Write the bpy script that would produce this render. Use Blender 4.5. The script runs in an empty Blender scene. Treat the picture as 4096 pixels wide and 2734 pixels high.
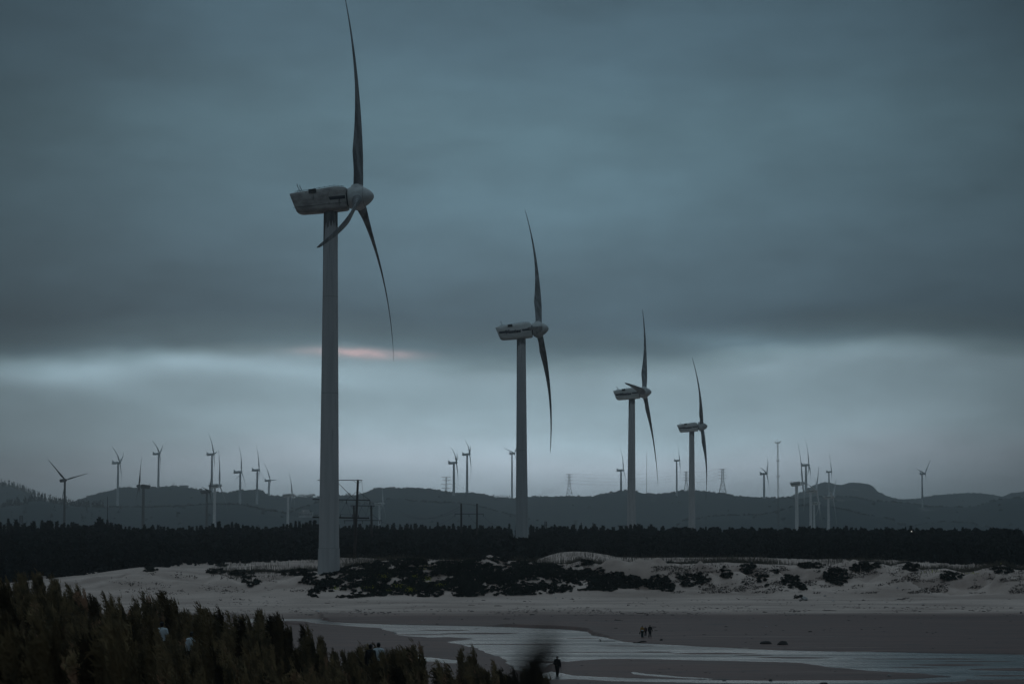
import bpy, math, random
import numpy as np
from mathutils import Vector

# ------------------------------------------------------------------ camera
F = 9671.0            # focal length in pixels of the 4096 px wide photograph (85 mm lens)
HC = 11.0             # camera height over the river
PITCH = math.atan(838 / F)
scene = bpy.context.scene
camd = bpy.data.cameras.new("camera")
cam = bpy.data.objects.new("camera", camd)
scene.collection.objects.link(cam)
scene.camera = cam
cam.location = (0, 0, HC)
cam.rotation_euler = (math.pi / 2 + PITCH, 0, 0)
camd.sensor_width = 36.0
camd.lens = 85.0
camd.clip_start = 0.2
camd.clip_end = 30000
camd.dof.use_dof = True
camd.dof.focus_distance = 430
camd.dof.aperture_fstop = 3.5

cp, sp = math.cos(PITCH), math.sin(PITCH)


def e_row(r):
    k = (1367 - np.asarray(r, float)) / F
    return (k * cp + sp) / (cp - k * sp)


def ray(px, py):
    x, y = (px - 2048) / F, (1367 - py) / F
    d = np.array([x, cp - sp * y, sp + cp * y])
    return d / d[1]


def at(px, py, D):
    d = ray(px, py) * D
    return np.array([d[0], d[1], HC + d[2]])


# ------------------------------------------------------------------ world
def lin(c):
    c = c / 255.0
    return c / 12.92 if c <= 0.04045 else ((c + 0.055) / 1.055) ** 2.4


def rgb(r, g, b):
    return (lin(r), lin(g), lin(b), 1.0)


world = bpy.data.worlds.new("World")
scene.world = world
world.use_nodes = True
wn, wl = world.node_tree.nodes, world.node_tree.links
wn.clear()


def N(t, **kw):
    n = wn.new(t)
    for k, v in kw.items():
        setattr(n, k, v)
    return n


def M(op, a, b=None, c=None):
    n = N('ShaderNodeMath', operation=op)
    for i, v in enumerate((a, b, c)):
        if v is None:
            continue
        if isinstance(v, (int, float)):
            n.inputs[i].default_value = v
        else:
            wl.new(v, n.inputs[i])
    return n.outputs[0]


def MIXC(f, a, b, mode='MIX'):
    n = N('ShaderNodeMix', data_type='RGBA', blend_type=mode)
    for i, v in ((0, f), (6, a), (7, b)):
        if isinstance(v, (int, float, tuple)):
            n.inputs[i].default_value = v
        else:
            wl.new(v, n.inputs[i])
    return n.outputs[2]


tc = N('ShaderNodeTexCoord')
sep = N('ShaderNodeSeparateXYZ')
wl.new(tc.outputs['Generated'], sep.inputs[0])
az = M('ARCTAN2', sep.outputs[0], sep.outputs[1])
el = M('ARCSINE', sep.outputs[2])


def noise(sx, sy, scale, detail=3, ox=0.0, rough=0.5):
    cx = N('ShaderNodeCombineXYZ')
    wl.new(M('MULTIPLY', az, sx), cx.inputs[0])
    wl.new(M('MULTIPLY', el, sy), cx.inputs[1])
    cx.inputs[2].default_value = ox
    n = N('ShaderNodeTexNoise')
    n.inputs['Scale'].default_value = scale
    n.inputs['Detail'].default_value = detail
    n.inputs['Roughness'].default_value = rough
    wl.new(cx.outputs[0], n.inputs['Vector'])
    return M('SUBTRACT', n.outputs['Fac'], 0.5)


def AZ(px):
    return math.atan((px - 2048) / F)


def EL(r):
    return math.atan(float(e_row(r)))


warp = M('MULTIPLY', noise(9, 22, 1.0, 4, 1.3), 0.016)
warp2 = M('MULTIPLY', noise(30, 90, 1.0, 4, 7.7), 0.007)
elw = M('ADD', M('ADD', el, warp), warp2)
# the cloud deck's lower edge sits higher on the left than in the middle
lift = M('MULTIPLY', M('SINE', M('MULTIPLY', M('ADD', az, 0.02), 24.0)), 0.0035)
elw = M('ADD', elw, lift)
ramp = N('ShaderNodeValToRGB')
RM = 0.30
stops = [(2260, (118, 132, 143)), (2120, (142, 156, 167)), (1960, (156, 166, 178)), (1860, (163, 172, 184)), (1740, (150, 165, 176)),
         (1600, (140, 156, 167)), (1480, (138, 154, 165)), (1430, (124, 141, 151)), (1385, (100, 117, 129)), (1340, (90, 106, 118)), (1270, (82, 98, 112)),
         (1050, (89, 107, 121)), (800, (95, 116, 130)), (500, (92, 113, 126)), (200, (83, 102, 116)), (-100, (78, 96, 110))]
wl.new(M('MULTIPLY_ADD', elw, 1.0 / RM, 0.1), ramp.inputs[0])
cr = ramp.color_ramp
for i, (r, c) in enumerate(stops):
    p = EL(r) / RM + 0.1
    e = cr.elements[i] if i < 2 else cr.elements.new(p)
    e.position = p
    e.color = rgb(*[(v + o_) * (1.27 if r > 1650 else 1.19 if r > 1590 else 1.11 if r > 1470 else 1.05 if r > 1400 else (1.03 if r > 900 else 1.02)) for v, o_ in zip(c, (-6, 1, 1))])
col = ramp.outputs['Color']
# broad cloud texture
tex = M('ADD', M('MULTIPLY', noise(7, 24, 1.0, 4, 3.1), 0.50), M('MULTIPLY', noise(16, 60, 1.0, 4, 9.4), 0.34))
tex = M('ADD', tex, M('MULTIPLY', noise(55, 150, 1.0, 5, 4.4, 0.6), 0.14))
tex = M('ADD', tex, M('MULTIPLY', noise(11, 22, 1.0, 5, 14.4, 0.55), 0.42))
col = MIXC(1.0, col, N('ShaderNodeCombineXYZ').outputs[0], 'MULTIPLY') if False else col


def scale_col(c, f):
    v = N('ShaderNodeVectorMath', operation='SCALE')
    wl.new(c, v.inputs[0])
    if isinstance(f, float):
        v.inputs['Scale'].default_value = f
    else:
        wl.new(f, v.inputs['Scale'])
    return v.outputs[0]


def blob(px, row, wx, wy, tilt=0.0):
    dx = M('MULTIPLY', M('SUBTRACT', az, AZ(px)), F / wx)
    dy0 = M('SUBTRACT', M('ADD', el, M('MULTIPLY', warp, 0.6)), EL(row))
    if tilt:
        dy0 = M('SUBTRACT', dy0, M('MULTIPLY', M('SUBTRACT', az, AZ(px)), tilt))
    dy = M('MULTIPLY', dy0, F / wy)
    r2 = M('ADD', M('MULTIPLY', dx, dx), M('MULTIPLY', dy, dy))
    return M('EXPONENT', M('MULTIPLY', r2, -1.0))


col = scale_col(col, M('ADD', 1.0, tex))
# the light behind the cloud is centred over the farm and fades to both sides
wide = M('EXPONENT', M('MULTIPLY', M('POWER', M('ABSOLUTE', M('DIVIDE', az, 0.226)), 2.3), -1.0))
low = M('EXPONENT', M('MULTIPLY', M('POWER', M('ABSOLUTE', M('DIVIDE', M('ADD', az, 0.0), 0.175)), 2.6), -1.0))
lowmask = M('EXPONENT', M('MULTIPLY', M('POWER', M('MAXIMUM', M('DIVIDE', el, 0.060), 0.0), 3.0), -1.0))
mul = M('ADD', M('MULTIPLY', wide, M('SUBTRACT', 1.0, lowmask)), M('MULTIPLY', low, lowmask))
mul = M('ADD', M('MULTIPLY', mul, 0.87), 0.13)
col = scale_col(col, mul)
# brighter and darker cloud masses: (px, row, half width, half height, tilt, gain)
for b in [(230, 1485, 420, 62, 0.03, 1.0), (700, 1452, 260, 42, -0.10, 0.22), (1050, 1475, 360, 42, -0.12, 0.26), (480, 1560, 300, 40, -0.12, 0.12), (900, 1400, 300, 30, -0.1, -0.12), (1500, 1440, 330, 70, 0.0, 0.22),
          (500, 1720, 900, 130, 0.0, -0.10), (300, 1900, 500, 120, 0.0, -0.12), (2950, 1378, 330, 40, -0.10, 0.42), (3480, 1405, 260, 45, 0.0, 0.30),
          (3300, 1280, 500, 55, -0.05, -0.18), (2500, 1380, 400, 50, 0.0, -0.10), (1900, 1330, 500, 45, 0.0, -0.06), (3300, 880, 900, 110, 0.02, 0.06),
          (700, 1250, 900, 80, 0.0, -0.05), (1900, 1860, 650, 120, 0.0, 0.26), (2300, 700, 900, 260, 0.0, 0.12), (3050, 1480, 420, 60, 0.0, 0.12), (3850, 1330, 350, 60, 0.0, -0.15)]:
    g = blob(*b[:5])
    col = scale_col(col, M('MULTIPLY_ADD', g, b[5], 1.0))
# the thin pink gap in the cloud
pink = M('MULTIPLY', blob(1430, 1409, 190, 17, -0.01), 1.0)
pn = M('ADD', 0.75, M('MULTIPLY', noise(90, 200, 1.0, 3, 2.2), 2.0))
col = MIXC(M('MINIMUM', M('MAXIMUM', M('MULTIPLY', pink, pn), 0.0), 0.8), col, rgb(214, 190, 194))
# overcast grows lighter overhead, out of the frame
zen = M('SMOOTH_MIN', M('MAXIMUM', M('DIVIDE', M('SUBTRACT', el, 0.27), 0.6), 0.0), 1.0, 0.1)
ZENITH = rgb(126, 147, 159)
back = M('MULTIPLY', M('SUBTRACT', 1.0, M('MAXIMUM', sep.outputs[1], 0.0)), 0.0)
col = MIXC(zen, col, ZENITH)
sky = N('ShaderNodeTexSky', sky_type='NISHITA', sun_disc=False, sun_elevation=math.radians(9), sun_rotation=math.radians(-4))
skyc = scale_col(sky.outputs[0], 0.05)
col = MIXC(0.006, col, skyc)
bg = N('ShaderNodeBackground')
wl.new(col, bg.inputs[0])
bg.inputs[1].default_value = 1.0
wo = N('ShaderNodeOutputWorld')
wl.new(bg.outputs[0], wo.inputs[0])

sund = bpy.data.lights.new("sun", 'SUN')
sund.energy = 0.04
sund.angle = math.radians(25)
sund.color = (1.0, 0.97, 0.94)
sun = bpy.data.objects.new("sun", sund)
scene.collection.objects.link(sun)
_a, _e = math.radians(-4), math.radians(9)
_d = Vector((math.sin(_a) * math.cos(_e), math.cos(_a) * math.cos(_e), math.sin(_e)))
sun.rotation_euler = _d.to_track_quat('Z', 'Y').to_euler()

scene.view_settings.view_transform = 'Standard'
scene.view_settings.look = 'None'
scene.view_settings.exposure = 0.0
scene.view_settings.gamma = 1.0
scene.view_settings.use_curve_mapping = False
scene.cycles.use_denoising = True
scene.cycles.denoising_input_passes = 'RGB_ALBEDO_NORMAL'
scene.cycles.use_adaptive_sampling = False
scene.cycles.max_bounces = 4
scene.cycles.volume_bounces = 0
scene.cycles.transparent_max_bounces = 8

rnd = random.Random(7)
rng = np.random.default_rng(7)


# ------------------------------------------------------------------ materials
def mat(name, color, rough=0.8, color2=None, scale=(1, 1, 1), nscale=1.0, detail=5, lo=0.4, hi=0.6, color3=None, scale3=(1, 1, 1),
        lo3=0.55, hi3=0.65, bump=0.0, bscale=10.0, spec=0.3, emit=None, distort=0.0):
    m = bpy.data.materials.new(name)
    m.use_nodes = True
    n, l = m.node_tree.nodes, m.node_tree.links
    b = n['Principled BSDF']
    b.inputs['Base Color'].default_value = (*color, 1)
    b.inputs['Roughness'].default_value = rough
    b.inputs['Specular IOR Level'].default_value = spec
    if emit:
        b.inputs['Emission Color'].default_value = (*emit[:3], 1)
        b.inputs['Emission Strength'].default_value = emit[3]
    t = n.new('ShaderNodeTexCoord')

    def layer(prev, c2, sc, lo_, hi_, off):
        mp = n.new('ShaderNodeMapping')
        mp.inputs['Scale'].default_value = sc
        mp.inputs['Location'].default_value = (off, off * 2, off * 3)
        l.new(t.outputs['Object'], mp.inputs[0])
        no = n.new('ShaderNodeTexNoise')
        no.inputs['Scale'].default_value = nscale
        no.inputs['Detail'].default_value = detail
        no.inputs['Distortion'].default_value = distort
        l.new(mp.outputs[0], no.inputs['Vector'])
        mr = n.new('ShaderNodeMapRange')
        mr.inputs['From Min'].default_value = lo_
        mr.inputs['From Max'].default_value = hi_
        l.new(no.outputs['Fac'], mr.inputs['Value'])
        mx = n.new('ShaderNodeMix')
        mx.data_type = 'RGBA'
        l.new(mr.outputs[0], mx.inputs[0])
        if isinstance(prev, tuple):
            mx.inputs[6].default_value = (*prev, 1)
        else:
            l.new(prev, mx.inputs[6])
        mx.inputs[7].default_value = (*c2, 1)
        return mx.outputs[2]
    c = color
    if color2:
        c = layer(c, color2, scale, lo, hi, 0.3)
    if color3:
        c = layer(c, color3, scale3, lo3, hi3, 5.1)
    if not isinstance(c, tuple):
        l.new(c, b.inputs['Base Color'])
    if bump:
        no = n.new('ShaderNodeTexNoise')
        no.inputs['Scale'].default_value = bscale
        no.inputs['Detail'].default_value = 4
        l.new(t.outputs['Object'], no.inputs['Vector'])
        bp = n.new('ShaderNodeBump')
        bp.inputs['Strength'].default_value = bump
        bp.inputs['Distance'].default_value = 0.05
        l.new(no.outputs['Fac'], bp.inputs['Height'])
        l.new(bp.outputs[0], b.inputs['Normal'])
    return m


MT = {}
MT['tower'] = mat('tower_paint', (0.44, 0.44, 0.45), 0.55, (0.37, 0.375, 0.385), (1.2, 1.2, 0.06), 1.0, 6, 0.42, 0.66, (0.20, 0.20, 0.205), (4, 4, 0.12), 0.60, 0.74)
MT['tower_dirty'] = mat('tower_paint_stained', (0.16, 0.16, 0.165), 0.6, (0.06, 0.06, 0.062), (2, 2, 0.15), 1.0, 6, 0.42, 0.6)
MT['base'] = mat('tower_base_coat', (0.43, 0.43, 0.44), 0.6, (0.36, 0.36, 0.37), (1.0, 1.0, 0.12), 1.0, 5, 0.4, 0.62, (0.30, 0.30, 0.31), (3, 3, 0.5), 0.66, 0.72)
MT['nacelle'] = mat('nacelle_shell', (0.56, 0.56, 0.55), 0.5, (0.42, 0.41, 0.40), (0.35, 1, 1.0), 1.0, 6, 0.42, 0.70, (0.2, 0.19, 0.18), (2.0, 2, 0.35), 0.70, 0.82)
MT['nacelle_dirty'] = mat('nacelle_shell_worn', (0.36, 0.34, 0.33), 0.55, (0.20, 0.185, 0.18), (0.35, 1, 1.0), 1.0, 6, 0.42, 0.62, (0.05, 0.045, 0.045), (1.4, 2, 0.3), 0.60, 0.75)
MT['spinner'] = mat('spinner_shell', (0.46, 0.47, 0.47), 0.45, (0.34, 0.35, 0.35), (0.6, 0.6, 0.6), 1.0, 5, 0.42, 0.65)
MT['blade'] = mat('blade_gelcoat', (0.19, 0.20, 0.21), 0.5, (0.07, 0.07, 0.075), (0.9, 0.9, 0.16), 1.0, 6, 0.38, 0.62, (0.30, 0.31, 0.32), (2.2, 2.2, 0.3), 0.62, 0.74)
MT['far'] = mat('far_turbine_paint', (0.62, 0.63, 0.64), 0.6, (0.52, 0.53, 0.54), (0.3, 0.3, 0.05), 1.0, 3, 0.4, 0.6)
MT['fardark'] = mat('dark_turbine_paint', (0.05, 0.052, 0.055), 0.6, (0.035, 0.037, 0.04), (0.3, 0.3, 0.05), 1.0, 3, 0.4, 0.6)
MT['farmark'] = mat('tower_lettering_paint', (0.05, 0.06, 0.10), 0.6)
MT['black'] = mat('black_metal', (0.018, 0.018, 0.02), 0.6)
MT['stripe'] = mat('navy_stripe_paint', (0.015, 0.017, 0.03), 0.5)
MT['seam'] = mat('flange_seam', (0.2, 0.2, 0.2), 0.6)
MT['steel'] = mat('galvanised_steel', (0.09, 0.095, 0.10), 0.6)
MT['concrete'] = mat('pole_concrete', (0.06, 0.052, 0.05), 0.9, (0.035, 0.03, 0.03), (2, 2, 0.3), 1.0, 4, 0.4, 0.6)
MT['wood'] = mat('driftwood', (0.06, 0.05, 0.045), 0.9, (0.03, 0.026, 0.024), (6, 6, 6), 1.0, 4, 0.4, 0.6)
MT['rock'] = mat('beach_rock', (0.13, 0.115, 0.105), 0.9, (0.07, 0.06, 0.058), (2.5, 2.5, 2.5), 1.0, 4, 0.4, 0.6)
MT['palerock'] = mat('pale_rock', (0.34, 0.32, 0.31), 0.9, (0.18, 0.17, 0.16), (2, 2, 2), 1.0, 4, 0.4, 0.6)
MT['litter'] = mat('white_litter', (0.62, 0.64, 0.66), 0.7, (0.35, 0.36, 0.38), (8, 8, 8), 1.0, 3, 0.4, 0.6)
MT['foam'] = mat('dark_wrack', (0.035, 0.03, 0.03), 0.95)
MT['scrub'] = mat('scrub_leaves', (0.020, 0.025, 0.019), 0.85, (0.009, 0.012, 0.010), (0.8, 0.8, 0.8), 1.0, 4, 0.4, 0.6, spec=0.15)
MT['flower'] = mat('yellow_flowers', (0.42, 0.42, 0.03), 0.8)
MT['forest'] = mat('forest_leaves', (0.011, 0.014, 0.013), 0.9, (0.005, 0.007, 0.007), (0.25, 0.25, 0.25), 1.0, 4, 0.4, 0.6, spec=0.1)
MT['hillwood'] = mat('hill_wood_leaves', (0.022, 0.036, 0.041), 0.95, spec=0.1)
MT['bark'] = mat('bark', (0.045, 0.038, 0.032), 0.95, (0.025, 0.02, 0.018), (3, 3, 1), 1.0, 4, 0.4, 0.6)
MT['sapling'] = mat('sapling_needles', (0.135, 0.098, 0.052), 0.85, (0.045, 0.037, 0.023), (2.6, 2.6, 1.6), 1.0, 4, 0.38, 0.62, (0.22, 0.125, 0.08), (1.2, 1.2, 1.2), 0.58, 0.7, spec=0.15)
MT['drygrass'] = mat('dry_grass', (0.07, 0.06, 0.045), 0.9)
MT['skin'] = mat('skin', (0.16, 0.10, 0.075), 0.6)
MT['hair'] = mat('dark_hair', (0.008, 0.008, 0.009), 0.6)
MT['suit'] = mat('black_cloth', (0.010, 0.010, 0.012), 0.9)
MT['shirt'] = mat('white_shirt_cloth', (0.50, 0.53, 0.56), 0.9)
MT['yellow'] = mat('yellow_cloth', (0.30, 0.16, 0.03), 0.9)
MT['teal'] = mat('teal_cloth', (0.02, 0.045, 0.048), 0.9)
MT['green'] = mat('dark_green_cloth', (0.008, 0.018, 0.015), 0.9)
MT['plum'] = mat('plum_cloth', (0.05, 0.022, 0.032), 0.9)
MT['whitewall'] = mat('white_wall', (0.50, 0.50, 0.50), 0.9, (0.36, 0.36, 0.37), (0.2, 0.2, 0.2), 1.0, 3, 0.4, 0.6)
MT['darkwin'] = mat('window_glass', (0.02, 0.025, 0.03), 0.3)
MT['lamp'] = mat('lit_lamp', (0.9, 0.9, 0.9), 0.5, emit=(1.0, 0.97, 0.9, 0.7))


_n, _l = MT['sapling'].node_tree.nodes, MT['sapling'].node_tree.links
_b = _n['Principled BSDF']
_src = _b.inputs['Base Color'].links[0].from_socket
_oi = _n.new('ShaderNodeObjectInfo')
_mr = _n.new('ShaderNodeMapRange')
_mr.inputs['To Min'].default_value, _mr.inputs['To Max'].default_value = 0.25, 1.9
_l.new(_oi.outputs['Random'], _mr.inputs['Value'])
_sc = _n.new('ShaderNodeVectorMath')
_sc.operation = 'SCALE'
_l.new(_src, _sc.inputs[0])
_l.new(_mr.outputs[0], _sc.inputs['Scale'])
_l.new(_sc.outputs[0], _b.inputs['Base Color'])

# ------------------------------------------------------------------ mesh helpers
class MB:
    def __init__(s):
        s.v, s.f, s.n = [], [], 0

    def add(s, v, f):
        v = np.asarray(v, float).reshape(-1, 3)
        s.v.append(v)
        s.f += [tuple(i + s.n for i in q) for q in f]
        s.n += len(v)

    def box(s, c, d, ax=None):
        c = np.asarray(c, float)
        d = np.asarray(d, float) / 2
        A = np.eye(3) if ax is None else np.asarray(ax, float)
        v = [c + A[0] * d[0] * i + A[1] * d[1] * j + A[2] * d[2] * k for i in (-1, 1) for j in (-1, 1) for k in (-1, 1)]
        s.add(v, [(0, 1, 3, 2), (4, 6, 7, 5), (0, 4, 5, 1), (2, 3, 7, 6), (0, 2, 6, 4), (1, 5, 7, 3)])

    def tube(s, pts, r, n=8, cap=True, ref=(0.13, 0.21, 0.97)):
        pts = [np.asarray(p, float) for p in pts]
        if not hasattr(r, '__len__'):
            r = [r] * len(pts)
        rings = []
        for i, p in enumerate(pts):
            t = pts[min(i + 1, len(pts) - 1)] - pts[max(i - 1, 0)]
            t = t / (np.linalg.norm(t) + 1e-9)
            a = np.cross(t, ref)
            if np.linalg.norm(a) < 0.05:
                a = np.cross(t, (1, 0, 0))
            a /= np.linalg.norm(a)
            b = np.cross(t, a)
            rings.append([p + r[i] * (math.cos(2 * math.pi * k / n) * a + math.sin(2 * math.pi * k / n) * b) for k in range(n)])
        s.loft(rings, cap)

    def loft(s, rings, cap=True):
        n = len(rings[0])
        v = [p for R in rings for p in R]
        f = []
        for i in range(len(rings) - 1):
            for k in range(n):
                f.append((i * n + k, i * n + (k + 1) % n, (i + 1) * n + (k + 1) % n, (i + 1) * n + k))
        if cap:
            f.append(tuple(range(n))[::-1])
            f.append(tuple((len(rings) - 1) * n + k for k in range(n)))
        s.add(v, f)

    def ball(s, c, r, n=10, m=7):
        c = np.asarray(c, float)
        r = np.asarray(r, float) * np.ones(3)
        rings = []
        for i in range(m + 1):
            th = math.pi * (i + 0.02) / (m + 0.04)
            rings.append([c + r * np.array([math.sin(th) * math.cos(2 * math.pi * k / n), math.sin(th) * math.sin(2 * math.pi * k / n), math.cos(th)]) for k in range(n)])
        s.loft(rings)

    def build(s, name, m, parent=None, origin=(0, 0, 0), smooth=False):
        v = np.concatenate(s.v) - np.asarray(origin, float)
        me = bpy.data.meshes.new(name)
        me.from_pydata(v.tolist(), [], s.f)
        me.materials.append(m)
        if smooth:
            me.polygons.foreach_set('use_smooth', [True] * len(me.polygons))
        me.update()
        o = bpy.data.objects.new(name, me)
        scene.collection.objects.link(o)
        if parent is not None:
            o.parent = parent
        return o


def quads_mesh(name, V, m, parent=None, tri=False):
    """V: (n,4,3) array of separate quads"""
    k = 3 if tri else 4
    n = V.shape[0]
    me = bpy.data.meshes.new(name)
    me.vertices.add(n * k)
    me.vertices.foreach_set('co', V.reshape(-1).astype(np.float32))
    me.loops.add(n * k)
    me.loops.foreach_set('vertex_index', np.arange(n * k, dtype=np.int32))
    me.polygons.add(n)
    me.polygons.foreach_set('loop_start', np.arange(0, n * k, k, dtype=np.int32))
    me.update(calc_edges=True)
    me.materials.append(m)
    o = bpy.data.objects.new(name, me)
    scene.collection.objects.link(o)
    if parent is not None:
        o.parent = parent
    return o


def grid_mesh(name, P, m, smooth=True, label=None):
    """P: (rows, cols, 3)"""
    R, Cn = P.shape[:2]
    me = bpy.data.meshes.new(name)
    me.vertices.add(R * Cn)
    me.vertices.foreach_set('co', P.reshape(-1).astype(np.float32))
    i, j = np.meshgrid(np.arange(R - 1), np.arange(Cn - 1), indexing='ij')
    a = (i * Cn + j).reshape(-1)
    idx = np.stack([a, a + 1, a + Cn + 1, a + Cn], 1).astype(np.int32)
    me.loops.add(idx.size)
    me.loops.foreach_set('vertex_index', idx.reshape(-1))
    me.polygons.add(len(idx))
    me.polygons.foreach_set('loop_start', np.arange(0, idx.size, 4, dtype=np.int32))
    if smooth:
        me.polygons.foreach_set('use_smooth', np.ones(len(idx), bool))
    me.update(calc_edges=True)
    me.materials.append(m)
    o = bpy.data.objects.new(name, me)
    scene.collection.objects.link(o)
    return o


def tag(o, label=None, cat=None, group=None, kind=None):
    if label:
        o['label'] = label
    if cat:
        o['category'] = cat
    if group:
        o['group'] = group
    if kind:
        o['kind'] = kind
    return o


def empty(name, loc, label=None, cat=None, group=None, rz=0.0):
    o = bpy.data.objects.new(name, None)
    o.location = [float(q) for q in loc]
    o.rotation_euler = (0, 0, rz)
    scene.collection.objects.link(o)
    return tag(o, label, cat, group)


def _hash(ix, iy, seed):
    h = (ix.astype(np.int64) * 374761393 + iy.astype(np.int64) * 668265263 + seed * 69069) & 0xFFFFFFFF
    h = ((h ^ (h >> 13)) * 1274126177) & 0xFFFFFFFF
    return ((h ^ (h >> 16)) & 0xFFFF) / 65535.0


def vnoise(x, y, seed=0):
    x, y = np.asarray(x, float), np.asarray(y, float)
    ix, iy = np.floor(x), np.floor(y)
    fx, fy = x - ix, y - iy
    fx, fy = fx * fx * (3 - 2 * fx), fy * fy * (3 - 2 * fy)
    a, b = _hash(ix, iy, seed), _hash(ix + 1, iy, seed)
    c, d = _hash(ix, iy + 1, seed), _hash(ix + 1, iy + 1, seed)
    return (a + (b - a) * fx) * (1 - fy) + (c + (d - c) * fx) * fy - 0.5


def fbm(x, y, seed=0, o=4):
    s, a = 0, 1.0
    for k in range(o):
        s = s + a * vnoise(x * 2 ** k, y * 2 ** k, seed + k * 17)
        a *= 0.5
    return s


# ------------------------------------------------------------------ terrain
def prof(pairs):
    a = np.array(pairs, float)
    return lambda x: np.interp(x, a[:, 0], a[:, 1])


S_pl = prof([(-1500, 2215), (0, 2268), (190, 2280), (280, 2285), (350, 2325), (540, 2355), (680, 2365), (720, 2385), (850, 2410), (930, 2430), (1000, 2455), (1080, 2450),
             (1150, 2465), (1220, 2500), (1330, 2530), (1380, 2560), (1550, 2585), (1700, 2615), (1830, 2645), (1940, 2660), (2050, 2690), (2150, 2705), (2300, 2735), (2420, 2765), (2600, 2900), (3200, 3200)])
CREST = prof([(-2000, 2360), (0, 2335), (200, 2315), (350, 2300), (450, 2284), (560, 2268), (700, 2268), (800, 2282), (900, 2283), (950, 2290), (1050, 2286), (1150, 2292), (1250, 2286), (1310, 2290),
              (1400, 2262), (1500, 2248), (1620, 2236), (1700, 2240), (1780, 2246), (1850, 2248), (1900, 2238), (1950, 2236), (2000, 2240), (2100, 2249), (2200, 2257),
              (2280, 2256), (2320, 2245), (2400, 2258), (2500, 2262), (2600, 2258), (2680, 2249), (2720, 2252), (2800, 2251), (2900, 2246), (2980, 2250), (3100, 2255), (3200, 2262), (3300, 2276), (3370, 2264),
              (3420, 2249), (3500, 2251), (3560, 2266), (3620, 2253), (3680, 2281), (3780, 2276), (3850, 2291), (3950, 2268), (4010, 2256), (4060, 2276), (4200, 2285), (6000, 2290)])
BACK = prof([(-2000, 2330), (300, 2300), (600, 2270), (750, 2267), (1000, 2255), (1270, 2241), (1360, 2230), (1600, 2236), (1700, 2242), (2130, 2250), (2160, 2234), (2200, 2218), (2240, 2208), (2290, 2204), (2350, 2206), (2430, 2218), (2470, 2228), (2560, 2230), (2800, 2229),
             (3000, 2228), (3200, 2238), (3500, 2241), (3650, 2250), (3800, 2262), (3950, 2268), (4096, 2270), (6000, 2280)])

WATER = [(960, 2457), (1000, 2457), (1100, 2462), (1200, 2464), (1285, 2474), (1310, 2484), (1400, 2490), (1540, 2495), (1700, 2499), (1900, 2502), (2000, 2505), (2170, 2511), (2300, 2517), (2362, 2524),
         (2372, 2530), (2358, 2538), (2385, 2546), (2450, 2553), (2500, 2565), (2600, 2573), (2700, 2577), (2800, 2583), (2900, 2588), (3000, 2593), (3120, 2598), (3260, 2601), (3400, 2604),
         (3600, 2607), (3800, 2612), (4096, 2616), (4700, 2624), (4700, 2740), (4096, 2716), (3900, 2716), (3850, 2712), (3800, 2704), (3720, 2697), (3690, 2693), (3600, 2687), (3500, 2682),
         (3400, 2675), (3300, 2662), (3230, 2650), (3100, 2646), (2950, 2643), (2800, 2640), (2650, 2636), (2500, 2633), (2400, 2634), (2330, 2640), (2260, 2647), (2190, 2654), (2120, 2672),
         (2080, 2684), (2005, 2668), (2022, 2658), (2035, 2645), (2010, 2630), (1980, 2615), (1940, 2603), (1900, 2591), (1860, 2577), (1800, 2570), (1770, 2565), (1900, 2553), (1800, 2547),
         (1700, 2549), (1600, 2541), (1560, 2526), (1530, 2513), (1450, 2507), (1340, 2499), (1240, 2493), (1000, 2489), (960, 2489)]
LOWER = [(2150, 2690), (2180, 2681), (2250, 2693), (2330, 2700), (2450, 2706), (2600, 2712), (2760, 2716), (2900, 2719), (3100, 2720), (3300, 2718), (3500, 2716), (3640, 2711), (3740, 2706), (3820, 2704),
         (3860, 2712), (3850, 2722), (3700, 2730), (3560, 2736), (3300, 2734), (3000, 2731), (2800, 2730), (2600, 2726), (2400, 2720), (2300, 2716), (2200, 2718), (2160, 2708)]
STREAK = [(2480, 2684), (2560, 2690), (2640, 2697), (2760, 2706), (2880, 2713), (2870, 2717), (2740, 2713), (2620, 2705), (2530, 2695)]
POND = [(1640, 2624), (1760, 2630), (1870, 2640), (1900, 2652), (1800, 2652), (1690, 2642)]
# shoals and dark bars inside the river: (px, row, half width px, half height rows, height)
SHOALS = [(1900, 2532, 170, 3.0, 0.10), (1530, 2533, 48, 6, 0.22), (1680, 2536, 110, 2.5, 0.05), (2830, 2612, 170, 3.0, 0.08), (3000, 2618, 90, 2, 0.05), (3180, 2628, 150, 3.2, 0.05), (2620, 2606, 90, 3, 0.04),
          (3700, 2633, 260, 2.5, 0.05), (3820, 2657, 150, 4, 0.05), (4040, 2675, 160, 5, 0.06), (3900, 2643, 190, 2, 0.05), (3650, 2668, 110, 2, 0.03), (2500, 2581, 120, 2, 0.03), (1780, 2519, 100, 2, 0.03),
          (2200, 2646, 90, 4, 0.04), (2330, 2551, 60, 1.5, 0.03), (4020, 2700, 120, 3, 0.05), (2050, 2575, 260, 1.6, 0.012), (2450, 2607, 300, 1.4, 0.012)]


def to_world(poly):
    out = []
    for px, r in poly:
        d = ray(px, r)
        D = -HC / d[2]
        out.append((d[0] * D, D))
    return np.array(out)


WPOLY = [to_world(p) for p in (WATER, LOWER, STREAK, POND)]


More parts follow.
